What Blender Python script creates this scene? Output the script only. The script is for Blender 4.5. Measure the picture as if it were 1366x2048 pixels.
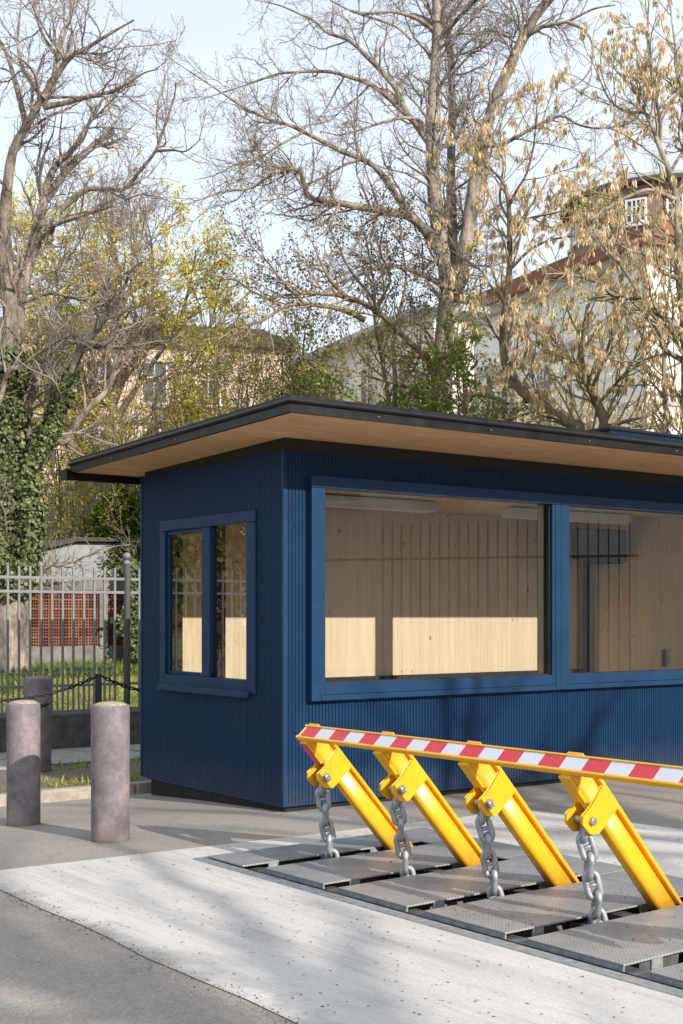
import bpy, math, random
import numpy as np

for o in list(bpy.data.objects):
    bpy.data.objects.remove(o)
SC = bpy.context.scene
COL = SC.collection
R = math.radians
random.seed(7)
RNG = np.random.default_rng(11)

# ------------------------------------------------------------------ camera
cam = bpy.data.cameras.new('camera')
cam.sensor_fit = 'VERTICAL'
cam.sensor_height = 36.0
cam.lens = 2600.0 / 2048.0 * 36.0
cam.shift_y = (1232.0 - 1024.0) / 2048.0
cam.clip_end = 600
cam_o = bpy.data.objects.new('camera', cam)
COL.objects.link(cam_o)
cam_o.location = (0, 0, 1.6)
cam_o.rotation_euler = (R(90), 0, 0)
SC.camera = cam_o

# ------------------------------------------------------------------ light
SUN_EL = 24.0
SUN_TO = np.array([0.672, -0.740])          # horizontal direction towards the sun
SUN_TO = SUN_TO / np.linalg.norm(SUN_TO)
world = bpy.data.worlds.new('World')
SC.world = world
world.use_nodes = True
wn = world.node_tree.nodes
wl = world.node_tree.links
wn.clear()
sky = wn.new('ShaderNodeTexSky')
sky.sky_type = 'NISHITA'
sky.sun_disc = False
sky.sun_elevation = R(SUN_EL)
sky.sun_rotation = math.atan2(SUN_TO[0], SUN_TO[1])
sky.air_density = 1.0
sky.dust_density = 2.0
sky.ozone_density = 1.0
tc = wn.new('ShaderNodeTexCoord')
mp = wn.new('ShaderNodeMapping')
mp.inputs['Scale'].default_value = (1.0, 1.0, 2.6)
mp.inputs['Location'].default_value = (0.4, 0.9, 0.2)
nz = wn.new('ShaderNodeTexNoise')
nz.inputs['Scale'].default_value = 1.9
nz.inputs['Detail'].default_value = 7
nz.inputs['Roughness'].default_value = 0.55
rp = wn.new('ShaderNodeMapRange')
rp.inputs['From Min'].default_value = 0.30
rp.inputs['From Max'].default_value = 0.72
rp.inputs['To Min'].default_value = 0.62
rp.inputs['To Max'].default_value = 0.95
mx = wn.new('ShaderNodeMix')
mx.data_type = 'RGBA'
mx.inputs[7].default_value = (6.6, 7.2, 8.05, 1)
bg = wn.new('ShaderNodeBackground')
bg.inputs['Strength'].default_value = 0.12
out = wn.new('ShaderNodeOutputWorld')
wl.new(tc.outputs['Generated'], mp.inputs['Vector'])
wl.new(mp.outputs[0], nz.inputs['Vector'])
wl.new(nz.outputs['Fac'], rp.inputs['Value'])
wl.new(rp.outputs[0], mx.inputs[0])
wl.new(sky.outputs[0], mx.inputs[6])
wl.new(mx.outputs[2], bg.inputs['Color'])
wl.new(bg.outputs[0], out.inputs[0])

sun = bpy.data.lights.new('sun', 'SUN')
sun.energy = 4.2
sun.angle = R(0.5)
sun.color = (1.0, 0.93, 0.83)
sun_o = bpy.data.objects.new('sun', sun)
COL.objects.link(sun_o)
from mathutils import Vector, Matrix
_sd = Vector((SUN_TO[0] * math.cos(R(SUN_EL)), SUN_TO[1] * math.cos(R(SUN_EL)), math.sin(R(SUN_EL))))
sun_o.rotation_euler = _sd.to_track_quat('Z', 'Y').to_euler()
sun_o.location = (12, -14, 12)

SC.view_settings.view_transform = 'Standard'
SC.view_settings.look = 'None'
SC.view_settings.exposure = 0.43
SC.view_settings.gamma = 1.0
SC.view_settings.use_curve_mapping = False
SC.cycles.max_bounces = 10
SC.cycles.diffuse_bounces = 7
SC.cycles.transparent_max_bounces = 16
SC.cycles.caustics_reflective = False
SC.cycles.caustics_refractive = False
SC.cycles.use_denoising = True

# ------------------------------------------------------------------ the booth's own axes: a along its long face, b into its depth
TH = R(36.1)
U = np.array([math.cos(TH), math.sin(TH), 0.0])
V = np.array([-math.sin(TH), math.cos(TH), 0.0])
CORNER = np.array([-0.469, 10.56, 0.0])
CAM = np.array([0, 0, 1.6])


def W(a, b, z=0.0):
    return CORNER + U * a + V * b + np.array([0, 0, z])


PHI = R(1.7)                         # the barrier pit lies a touch askew to the booth
UB, VB = U * math.cos(PHI) + V * math.sin(PHI), V * math.cos(PHI) - U * math.sin(PHI)
OB = CORNER - U * 0.075
THB = TH + PHI


def WB(a, b, z=0.0):
    return OB + UB * a + VB * b + np.array([0, 0, z])


def at(x, y, d):
    """the place seen at photograph pixel x, y at a depth of d metres"""
    return CAM + np.array([(x - 683.0) / 2600.0, 1.0, (1232.0 - y) / 2600.0]) * d


# ------------------------------------------------------------------ materials
def new_mat(name):
    m = bpy.data.materials.new(name)
    m.use_nodes = True
    nt = m.node_tree
    return m, nt, nt.nodes['Principled BSDF']


def coords(nt, kind='Object', obj=None):
    t = nt.nodes.new('ShaderNodeTexCoord')
    if obj is not None:
        t.object = obj
    return t.outputs[kind]


def noise(nt, vec, scale, detail=4, rough=0.55, stretch=None):
    if stretch is not None:
        mpn = nt.nodes.new('ShaderNodeMapping')
        mpn.inputs['Scale'].default_value = stretch
        nt.links.new(vec, mpn.inputs['Vector'])
        vec = mpn.outputs[0]
    n = nt.nodes.new('ShaderNodeTexNoise')
    n.inputs['Scale'].default_value = scale
    n.inputs['Detail'].default_value = detail
    n.inputs['Roughness'].default_value = rough
    nt.links.new(vec, n.inputs['Vector'])
    return n.outputs['Fac']


def ramp(nt, fac, stops):
    r = nt.nodes.new('ShaderNodeValToRGB')
    e = r.color_ramp.elements
    while len(e) < len(stops):
        e.new(0.5)
    for k, (p, c) in enumerate(stops):
        e[k].position = p
        e[k].color = (c, c, c, 1) if not isinstance(c, (tuple, list)) else (*c, 1)
    nt.links.new(fac, r.inputs['Fac'])
    return r.outputs['Color']


def mixc(nt, fac, a, b, mode='MIX'):
    m = nt.nodes.new('ShaderNodeMix')
    m.data_type = 'RGBA'
    m.blend_type = mode
    for s, v in ((m.inputs[0], fac), (m.inputs[6], a), (m.inputs[7], b)):
        if hasattr(v, 'is_linked') or hasattr(v, 'links'):
            nt.links.new(v, s)
        elif isinstance(v, (tuple, list)):
            s.default_value = (*v, 1)
        else:
            s.default_value = v
    return m.outputs[2]


def math_n(nt, op, a, b=None):
    m = nt.nodes.new('ShaderNodeMath')
    m.operation = op
    for s, v in zip(m.inputs, (a, b)):
        if v is None:
            continue
        if hasattr(v, 'links'):
            nt.links.new(v, s)
        else:
            s.default_value = v
    return m.outputs[0]


def bump(nt, b, h, strength=0.3, dist=0.01):
    n = nt.nodes.new('ShaderNodeBump')
    n.inputs['Strength'].default_value = strength
    n.inputs['Distance'].default_value = dist
    nt.links.new(h, n.inputs['Height'])
    nt.links.new(n.outputs[0], b.inputs['Normal'])


def simple(name, col, rough=0.5, metal=0.0, var=0.12, scale=14, bmp=0.0, bscale=90, spec=None, kind='Object', stretch=None):
    m, nt, b = new_mat(name)
    v = coords(nt, kind)
    f = noise(nt, v, scale, 6, 0.6, stretch)
    lo = tuple(max(0, c * (1 - var)) for c in col)
    hi = tuple(min(1, c * (1 + var)) for c in col)
    nt.links.new(ramp(nt, f, [(0.3, lo), (0.7, hi)]), b.inputs['Base Color'])
    r2 = ramp(nt, noise(nt, v, scale * 2.3, 4), [(0.3, max(0.02, rough - 0.07)), (0.7, min(1, rough + 0.08))])
    nt.links.new(r2, b.inputs['Roughness'])
    b.inputs['Metallic'].default_value = metal
    if spec is not None:
        b.inputs['Specular IOR Level'].default_value = spec
    if bmp:
        bump(nt, b, noise(nt, v, bscale, 5), bmp, 0.01)
    return m


def leaf_mat(name, cols, rough=0.55, trans=0.35):
    m, nt, b = new_mat(name)
    g = nt.nodes.new('ShaderNodeNewGeometry')
    c = ramp(nt, g.outputs['Random Per Island'], [(k / (len(cols) - 1), q) for k, q in enumerate(cols)])
    nt.links.new(c, b.inputs['Base Color'])
    b.inputs['Roughness'].default_value = rough
    b.inputs['Specular IOR Level'].default_value = 0.3
    tr = nt.nodes.new('ShaderNodeBsdfTranslucent')
    nt.links.new(c, tr.inputs['Color'])
    ms = nt.nodes.new('ShaderNodeMixShader')
    ms.inputs[0].default_value = trans
    nt.links.new(b.outputs[0], ms.inputs[1])
    nt.links.new(tr.outputs[0], ms.inputs[2])
    nt.links.new(ms.outputs[0], nt.nodes['Material Output'].inputs['Surface'])
    return m


def bark_mat(name, lo, hi, scale=5):
    m, nt, b = new_mat(name)
    v = coords(nt)
    f = noise(nt, v, scale, 8, 0.65, (1, 1, 0.35))
    c_ = ramp(nt, f, [(0.34, lo), (0.62, hi)])
    c_ = mixc(nt, 1.0, c_, ramp(nt, noise(nt, v, 30, 5, 0.7, (1, 1, 0.3)), [(0.32, 0.55), (0.62, 1.12)]), 'MULTIPLY')
    nt.links.new(c_, b.inputs['Base Color'])
    b.inputs['Roughness'].default_value = 0.85
    b.inputs['Specular IOR Level'].default_value = 0.2
    bump(nt, b, noise(nt, v, 22, 6, 0.6, (1, 1, 0.25)), 0.7, 0.03)
    return m


def wood_mat(name, col, grain, knot=None, obj=None, stretch=(40, 40, 1.6), kscale=7.0, per_board=0.16):
    m, nt, b = new_mat(name)
    v = coords(nt, 'Object', obj)
    g = noise(nt, v, 1.0, 6, 0.55, stretch)
    c = ramp(nt, g, [(0.3, grain), (0.62, col)])
    oi = nt.nodes.new('ShaderNodeObjectInfo')
    tint = ramp(nt, oi.outputs['Random'], [(0.0, (1 - per_board, 1 - per_board * 1.15, 1 - per_board * 1.4)), (1.0, (1, 1, 1))])
    c = mixc(nt, 1.0, c, tint, 'MULTIPLY')
    if knot:
        mpn = nt.nodes.new('ShaderNodeMapping')
        mpn.inputs['Scale'].default_value = (1, 1, 0.7)
        nt.links.new(v, mpn.inputs['Vector'])
        vo = nt.nodes.new('ShaderNodeTexVoronoi')
        vo.inputs['Scale'].default_value = kscale
        nt.links.new(mpn.outputs[0], vo.inputs['Vector'])
        sep = nt.nodes.new('ShaderNodeSeparateColor')
        nt.links.new(vo.outputs['Color'], sep.inputs[0])
        size = math_n(nt, 'MULTIPLY', math_n(nt, 'SUBTRACT', sep.outputs[0], 0.30), 0.20)
        inside = math_n(nt, 'LESS_THAN', vo.outputs['Distance'], size)
        soft = math_n(nt, 'MULTIPLY', inside, math_n(nt, 'ADD', 0.3, math_n(nt, 'MULTIPLY', sep.outputs[2], 0.6)))
        c = mixc(nt, soft, c, knot)
    nt.links.new(c, b.inputs['Base Color'])
    b.inputs['Roughness'].default_value = 0.6
    b.inputs['Specular IOR Level'].default_value = 0.25
    return m


M = {}
# ground
m, nt, b = new_mat('asphalt')
v = coords(nt)
big = noise(nt, v, 0.55, 5, 0.6)
grit = noise(nt, v, 130, 2, 0.7)
c = ramp(nt, big, [(0.3, (0.27, 0.24, 0.21)), (0.7, (0.36, 0.325, 0.285))])
vo = nt.nodes.new('ShaderNodeTexVoronoi')
vo.inputs['Scale'].default_value = 95
nt.links.new(v, vo.inputs['Vector'])
sp = nt.nodes.new('ShaderNodeSeparateColor')
nt.links.new(vo.outputs['Color'], sp.inputs[0])
c = mixc(nt, 1.0, c, ramp(nt, sp.outputs[0], [(0.0, 0.78), (0.25, 0.95), (0.8, 1.03), (1.0, 1.25)]), 'MULTIPLY')
c = mixc(nt, 1.0, c, ramp(nt, grit, [(0.3, 0.78), (0.7, 1.12)]), 'MULTIPLY')
vc = nt.nodes.new('ShaderNodeTexVoronoi')
vc.feature = 'DISTANCE_TO_EDGE'
vc.inputs['Scale'].default_value = 0.55
wob = nt.nodes.new('ShaderNodeMapping')
wv = nt.nodes.new('ShaderNodeVectorMath')
wv.operation = 'ADD'
nn = nt.nodes.new('ShaderNodeTexNoise')
nn.inputs['Scale'].default_value = 2.5
nn.inputs['Detail'].default_value = 6
nt.links.new(v, nn.inputs['Vector'])
ws = nt.nodes.new('ShaderNodeVectorMath')
ws.operation = 'SCALE'
ws.inputs['Scale'].default_value = 0.5
nt.links.new(nn.outputs['Color'], ws.inputs[0])
nt.links.new(v, wv.inputs[0])
nt.links.new(ws.outputs[0], wv.inputs[1])
nt.links.new(wv.outputs[0], vc.inputs['Vector'])
c = mixc(nt, ramp(nt, vc.outputs['Distance'], [(0.0, 0.30), (0.005, 0.0)]), c, (0.09, 0.08, 0.07))
c = mixc(nt, ramp(nt, noise(nt, v, 1.1, 4, 0.6), [(0.58, 0.0), (0.75, 0.30)]), c, (0.17, 0.15, 0.135))
nt.links.new(c, b.inputs['Base Color'])
b.inputs['Roughness'].default_value = 0.9
bump(nt, b, vo.outputs['Distance'], 0.35, 0.005)
M['asphalt'] = m

m, nt, b = new_mat('concrete_slab')
v = coords(nt)
big = noise(nt, v, 0.8, 6, 0.62)
c = ramp(nt, big, [(0.28, (0.50, 0.475, 0.445)), (0.7, (0.62, 0.59, 0.555))])
fine = noise(nt, v, 60, 4, 0.7)
c = mixc(nt, 1.0, c, ramp(nt, fine, [(0.3, 0.84), (0.7, 1.06)]), 'MULTIPLY')
tyre = noise(nt, v, 1.0, 4, 0.6, (3.2, 0.22, 1))
c = mixc(nt, 1.0, c, ramp(nt, tyre, [(0.34, 0.86), (0.44, 1.0)]), 'MULTIPLY')
sc_ = noise(nt, v, 1.0, 5, 0.7, (14, 1.2, 1))
c = mixc(nt, 1.0, c, ramp(nt, sc_, [(0.34, 0.84), (0.5, 1.0)]), 'MULTIPLY')
vo = nt.nodes.new('ShaderNodeTexVoronoi')
vo.inputs['Scale'].default_value = 26
nt.links.new(v, vo.inputs['Vector'])
pit = ramp(nt, vo.outputs['Distance'], [(0.0, 0.35), (0.07, 0.4), (0.11, 1.0)])
sp = nt.nodes.new('ShaderNodeSeparateColor')
nt.links.new(vo.outputs['Color'], sp.inputs[0])
c = mixc(nt, math_n(nt, 'GREATER_THAN', sp.outputs[1], 0.62), c, mixc(nt, 1.0, c, pit, 'MULTIPLY'))
# dirt where the slab meets the asphalt
sx = nt.nodes.new('ShaderNodeSeparateXYZ')
nt.links.new(v, sx.inputs[0])
edge = math_n(nt, 'ADD', sx.outputs[0], math_n(nt, 'MULTIPLY', noise(nt, v, 2.2, 5, 0.7), 0.9))
ef = ramp(nt, math_n(nt, 'MULTIPLY', math_n(nt, 'ADD', edge, 3.1), 1.0), [(0.50, 0.7), (0.70, 0.0)])
c = mixc(nt, ef, c, (0.24, 0.225, 0.21))
nt.links.new(c, b.inputs['Base Color'])
b.inputs['Roughness'].default_value = 0.85
bump(nt, b, fine, 0.35, 0.004)
M['slab'] = m

M['paving'] = simple('paving_stone', (0.30, 0.285, 0.26), 0.85, 0, 0.25, 6, 0.3, 60)
M['kerb'] = simple('kerb_stone', (0.33, 0.29, 0.235), 0.85, 0, 0.3, 9, 0.4, 50)
M['old_stone'] = simple('old_stone', (0.085, 0.08, 0.07), 0.9, 0, 0.55, 7, 0.5, 30)
M['old_concrete'] = simple('old_concrete', (0.18, 0.172, 0.15), 0.9, 0, 0.45, 4, 0.4, 40)
M['lawn'] = simple('lawn_ground', (0.26, 0.25, 0.07), 0.95, 0, 0.35, 2.5, 0.5, 60)
M['grass'] = leaf_mat('grass_blade', [(0.16, 0.20, 0.03), (0.32, 0.33, 0.06), (0.45, 0.42, 0.12)], 0.6, 0.3)
M['soil'] = simple('verge_soil', (0.16, 0.135, 0.09), 0.95, 0, 0.4, 12, 0.5, 60)

# booth
def dusty_blue(name, col, rough, spec):
    m, nt, b = new_mat(name)
    v = coords(nt)
    f = noise(nt, v, 1.6, 6, 0.62)
    c = ramp(nt, f, [(0.3, tuple(q * 0.88 for q in col)), (0.7, tuple(q * 1.12 for q in col))])
    sx_ = nt.nodes.new('ShaderNodeSeparateXYZ')
    nt.links.new(v, sx_.inputs[0])
    h = math_n(nt, 'ADD', sx_.outputs[2], math_n(nt, 'MULTIPLY', noise(nt, v, 6, 5, 0.7), 0.5))
    dust = ramp(nt, h, [(0.30, 0.16), (0.62, 0.0)])
    c = mixc(nt, dust, c, (0.16, 0.145, 0.125))
    run = noise(nt, v, 1.0, 4, 0.6, (16, 16, 0.8))
    c = mixc(nt, ramp(nt, run, [(0.60, 0.0), (0.78, 0.10)]), c, (0.12, 0.13, 0.14))
    nt.links.new(c, b.inputs['Base Color'])
    nt.links.new(ramp(nt, f, [(0.3, rough - 0.05), (0.7, rough + 0.08)]), b.inputs['Roughness'])
    b.inputs['Specular IOR Level'].default_value = spec
    return m


M['blue'] = dusty_blue('blue_paint', (0.0062, 0.0300, 0.079), 0.42, 0.17)
M['blue_frame'] = simple('blue_frame_paint', (0.0090, 0.037, 0.092), 0.40, 0, 0.06, 3.0, spec=0.22)
M['black'] = simple('black_metal', (0.0065, 0.0065, 0.008), 0.36, 0.0, 0.15, 5, spec=0.38)
M['black_matt'] = simple('black_panel', (0.003, 0.003, 0.003), 0.6, 0.0, 0.15, 5)
M['gasket'] = simple('black_rubber', (0.010, 0.010, 0.012), 0.6)
M['white'] = simple('white_lamp_body', (0.72, 0.73, 0.72), 0.5, 0, 0.04)
M['screw'] = simple('dark_screw', (0.03, 0.05, 0.09), 0.35, 0.6)

m = bpy.data.materials.new('window_glass')
m.use_nodes = True
nt = m.node_tree
nt.nodes.clear()
o_ = nt.nodes.new('ShaderNodeOutputMaterial')
tr = nt.nodes.new('ShaderNodeBsdfTransparent')
tr.inputs[0].default_value = (0.95, 0.96, 0.955, 1)
gl = nt.nodes.new('ShaderNodeBsdfGlossy')
gl.inputs['Roughness'].default_value = 0.0
gl.inputs['Color'].default_value = (0.95, 0.96, 1.0, 1)
fr = nt.nodes.new('ShaderNodeFresnel')
fr.inputs['IOR'].default_value = 1.5
f2 = math_n(nt, 'MULTIPLY', fr.outputs[0], 1.9)
f2 = math_n(nt, 'MINIMUM', f2, 1.0)
ms = nt.nodes.new('ShaderNodeMixShader')
nt.links.new(f2, ms.inputs[0])
nt.links.new(tr.outputs[0], ms.inputs[1])
nt.links.new(gl.outputs[0], ms.inputs[2])
nt.links.new(ms.outputs[0], o_.inputs[0])
M['glass'] = m

# barrier
m, nt, b = new_mat('yellow_paint')
v = coords(nt)
f = noise(nt, v, 9, 6, 0.6)
c = ramp(nt, f, [(0.3, (0.78, 0.385, 0.008)), (0.7, (0.83, 0.43, 0.011))])
chip = ramp(nt, noise(nt, v, 38, 3, 0.6), [(0.70, 0.0), (0.76, 0.55)])
c = mixc(nt, chip, c, (0.45, 0.20, 0.02))
sx = nt.nodes.new('ShaderNodeSeparateXYZ')
nt.links.new(v, sx.inputs[0])
hgt = math_n(nt, 'ADD', sx.outputs[2], math_n(nt, 'MULTIPLY', noise(nt, v, 14, 5, 0.7), 0.30))
c = mixc(nt, ramp(nt, hgt, [(0.12, 0.55), (0.34, 0.0)]), c, (0.22, 0.13, 0.035))
scr = noise(nt, v, 1.0, 3, 0.6, (50, 50, 9))
c = mixc(nt, ramp(nt, scr, [(0.66, 0.0), (0.71, 0.5)]), c, (0.50, 0.27, 0.06))
c = mixc(nt, ramp(nt, noise(nt, v, 3.5, 6, 0.7), [(0.55, 0.0), (0.8, 0.35)]), c, (0.42, 0.22, 0.03))
nt.links.new(c, b.inputs['Base Color'])
b.inputs['Roughness'].default_value = 0.33
bump(nt, b, noise(nt, v, 55, 2), 0.08, 0.003)
M['yellow'] = m
M['red_foil'] = simple('red_reflective_foil', (0.56, 0.035, 0.055), 0.35, 0, 0.10, 30)
M['white_foil'] = simple('white_reflective_foil', (0.56, 0.59, 0.64), 0.35, 0, 0.07, 60)
M['galv'] = simple('galvanised_steel', (0.30, 0.32, 0.335), 0.5, 0.35, 0.3, 22, 0.25, 70)
M['pin'] = simple('bolt_steel', (0.36, 0.37, 0.38), 0.40, 0.8, 0.25, 60)
M['pit_steel'] = simple('pit_steel', (0.17, 0.175, 0.18), 0.55, 0.4, 0.4, 8)
M['pit_dark'] = simple('pit_concrete', (0.06, 0.058, 0.055), 0.9, 0, 0.4, 6)

m, nt, b = new_mat('checker_plate')
v = coords(nt)
mpn = nt.nodes.new('ShaderNodeMapping')
mpn.inputs['Rotation'].default_value = (0, 0, R(45))
nt.links.new(v, mpn.inputs['Vector'])
sx = nt.nodes.new('ShaderNodeSeparateXYZ')
nt.links.new(mpn.outputs[0], sx.inputs[0])
K = 2 * math.pi / 0.034
s1 = math_n(nt, 'SINE', math_n(nt, 'MULTIPLY', sx.outputs[0], K))
s2 = math_n(nt, 'SINE', math_n(nt, 'MULTIPLY', sx.outputs[1], K))
h_ = math_n(nt, 'MULTIPLY', s1, s2)
hb = ramp(nt, h_, [(0.25, 0.0), (0.6, 1.0)])
f = noise(nt, v, 5, 6, 0.65)
c = ramp(nt, f, [(0.3, (0.33, 0.335, 0.34)), (0.7, (0.45, 0.455, 0.46))])
c = mixc(nt, 1.0, c, ramp(nt, h_, [(0.1, 0.72), (0.55, 1.08)]), 'MULTIPLY')
rust = ramp(nt, noise(nt, v, 20, 5, 0.75), [(0.62, 0.0), (0.74, 0.5)])
c = mixc(nt, rust, c, (0.20, 0.13, 0.08))
c = mixc(nt, ramp(nt, noise(nt, v, 2.0, 6, 0.7), [(0.42, 0.0), (0.68, 0.55)]), c, (0.19, 0.175, 0.16))
vo = nt.nodes.new('ShaderNodeTexVoronoi')
vo.inputs['Scale'].default_value = 45
nt.links.new(v, vo.inputs['Vector'])
c = mixc(nt, ramp(nt, vo.outputs['Distance'], [(0.10, 0.75), (0.18, 0.0)]), c, (0.10, 0.09, 0.08))
nt.links.new(c, b.inputs['Base Color'])
b.inputs['Metallic'].default_value = 0.25
b.inputs['Roughness'].default_value = 0.48
bump(nt, b, hb, 0.55, 0.004)
M['checker'] = m

# bollard: weathered lilac grey concrete-filled pipe
m, nt, b = new_mat('bollard_paint')
v = coords(nt)
f = noise(nt, v, 4.6, 9, 0.78, (1, 1, 0.75))
c = ramp(nt, f, [(0.30, (0.075, 0.064, 0.075)), (0.48, (0.165, 0.138, 0.15)), (0.68, (0.30, 0.25, 0.26))])
f2 = noise(nt, v, 60, 5, 0.75)
c = mixc(nt, ramp(nt, f2, [(0.56, 0.0), (0.74, 0.5)]), c, (0.36, 0.32, 0.32))
pk = ramp(nt, noise(nt, v, 1.6, 3), [(0.52, 0.0), (0.66, 0.35)])
c = mixc(nt, pk, c, (0.44, 0.25, 0.22))
sx = nt.nodes.new('ShaderNodeSeparateXYZ')
nt.links.new(v, sx.inputs[0])
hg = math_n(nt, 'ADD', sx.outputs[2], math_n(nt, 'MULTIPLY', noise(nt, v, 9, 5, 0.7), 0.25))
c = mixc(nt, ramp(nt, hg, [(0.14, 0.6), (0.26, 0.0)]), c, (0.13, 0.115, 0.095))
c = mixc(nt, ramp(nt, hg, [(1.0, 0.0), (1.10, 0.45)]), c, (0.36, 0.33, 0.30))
chp = ramp(nt, noise(nt, v, 16, 4, 0.6), [(0.66, 0.0), (0.70, 0.7)])
c = mixc(nt, chp, c, (0.10, 0.085, 0.09))
nt.links.new(c, b.inputs['Base Color'])
b.inputs['Roughness'].default_value = 0.75
bump(nt, b, f2, 0.25, 0.006)
M['bollard'] = m
M['bollard_top'] = simple('bollard_mortar', (0.34, 0.29, 0.20), 0.9, 0, 0.35, 25, 0.5, 60)
M['fence'] = simple('grey_fence_paint', (0.19, 0.19, 0.20), 0.5, 0.1, 0.10, 12)
M['iron'] = simple('dark_iron', (0.022, 0.022, 0.026), 0.5, 0.3, 0.2, 20)
M['mortar'] = simple('mortar', (0.30, 0.24, 0.19), 0.9, 0, 0.2, 20)
m, nt, b = new_mat('hollow_brick')
oi = nt.nodes.new('ShaderNodeObjectInfo')
c = ramp(nt, oi.outputs['Random'], [(0.0, (0.14, 0.050, 0.030)), (0.5, (0.22, 0.085, 0.048)), (1.0, (0.28, 0.13, 0.075))])
c = mixc(nt, 1.0, c, ramp(nt, noise(nt, coords(nt), 14, 5), [(0.3, 0.7), (0.7, 1.15)]), 'MULTIPLY')
nt.links.new(c, b.inputs['Base Color'])
b.inputs['Roughness'].default_value = 0.85
M['brick'] = m
M['grey_render'] = simple('grey_render', (0.27, 0.285, 0.295), 0.8, 0, 0.08, 3)
M['dark_board'] = simple('dark_board', (0.05, 0.043, 0.04), 0.7, 0, 0.2, 8)

# far buildings
M['pink_wall'] = simple('pale_pink_render', (0.62, 0.46, 0.36), 0.9, 0, 0.10, 0.9)
M['white_wall'] = simple('white_render', (0.74, 0.72, 0.68), 0.9, 0, 0.06, 0.6)
M['cream_wall'] = simple('cream_render', (0.60, 0.54, 0.45), 0.9, 0, 0.08, 0.8)
M['brown_brick'] = simple('brown_brickwork', (0.25, 0.175, 0.135), 0.9, 0, 0.35, 3)
M['eave_dark'] = simple('dark_eave', (0.075, 0.06, 0.05), 0.8, 0, 0.2, 4)
M['zinc'] = simple('zinc_roof', (0.33, 0.35, 0.36), 0.5, 0.2, 0.15, 2)
M['stone_trim'] = simple('stone_trim', (0.40, 0.36, 0.31), 0.85, 0, 0.15, 3)
M['win_white'] = simple('white_window_frame', (0.75, 0.75, 0.74), 0.5, 0, 0.03)
M['pane'] = simple('dark_window_pane', (0.055, 0.065, 0.075), 0.08, 0, 0.3, 0.7, spec=0.8)
m, nt, b = new_mat('red_roof_tile')
oi = nt.nodes.new('ShaderNodeObjectInfo')
c = ramp(nt, noise(nt, coords(nt), 2.2, 6, 0.7), [(0.3, (0.16, 0.055, 0.035)), (0.7, (0.33, 0.13, 0.075))])
nt.links.new(c, b.inputs['Base Color'])
b.inputs['Roughness'].default_value = 0.8
M['roof_tile'] = m

# plants
M['bark_pale'] = bark_mat('pale_bark', (0.085, 0.068, 0.055), (0.36, 0.30, 0.25))
M['bark_grey'] = bark_mat('grey_bark', (0.10, 0.085, 0.07), (0.42, 0.36, 0.285))
M['bark_brown'] = bark_mat('brown_bark', (0.09, 0.067, 0.045), (0.33, 0.25, 0.165))
M['bark_dark'] = bark_mat('dark_bark', (0.05, 0.042, 0.035), (0.17, 0.14, 0.115))
M['twig_grey'] = simple('grey_twig', (0.26, 0.218, 0.185), 0.8, 0, 0.3, 3)
M['twig_brown'] = simple('brown_twig', (0.30, 0.225, 0.155), 0.8, 0, 0.3, 3)
M['twig_olive'] = simple('olive_twig', (0.28, 0.235, 0.135), 0.8, 0, 0.3, 3)
M['bud'] = leaf_mat('russet_bud', [(0.10, 0.05, 0.035), (0.20, 0.10, 0.06)], 0.7, 0.1)
M['yellow_bloom'] = leaf_mat('yellow_blossom', [(0.48, 0.42, 0.03), (0.72, 0.63, 0.06), (0.80, 0.72, 0.14)], 0.6, 0.35)
M['tan_leaf'] = leaf_mat('tan_young_leaf', [(0.56, 0.45, 0.22), (0.70, 0.57, 0.32), (0.76, 0.60, 0.40), (0.74, 0.50, 0.38), (0.60, 0.56, 0.26)], 0.6, 0.35)
M['green_leaf'] = leaf_mat('fresh_green_leaf', [(0.08, 0.13, 0.014), (0.17, 0.24, 0.03), (0.30, 0.33, 0.06)], 0.5, 0.35)
M['olive_leaf'] = leaf_mat('olive_leaf', [(0.10, 0.10, 0.025), (0.23, 0.22, 0.055), (0.36, 0.32, 0.12)], 0.6, 0.3)
M['dark_leaf'] = leaf_mat('dark_small_leaf', [(0.030, 0.038, 0.018), (0.07, 0.075, 0.035), (0.11, 0.105, 0.055)], 0.5, 0.2)
M['ivy'] = leaf_mat('ivy_leaf', [(0.03, 0.048, 0.02), (0.085, 0.115, 0.042), (0.17, 0.20, 0.085), (0.26, 0.26, 0.13)], 0.42, 0.15)
M['thuja'] = leaf_mat('thuja_spray', [(0.05, 0.09, 0.012), (0.12, 0.17, 0.02), (0.22, 0.26, 0.035)], 0.6, 0.25)
M['speck'] = leaf_mat('dark_speck', [(0.05, 0.04, 0.03), (0.12, 0.09, 0.06), (0.2, 0.16, 0.10)], 0.9, 0.0)


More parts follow.
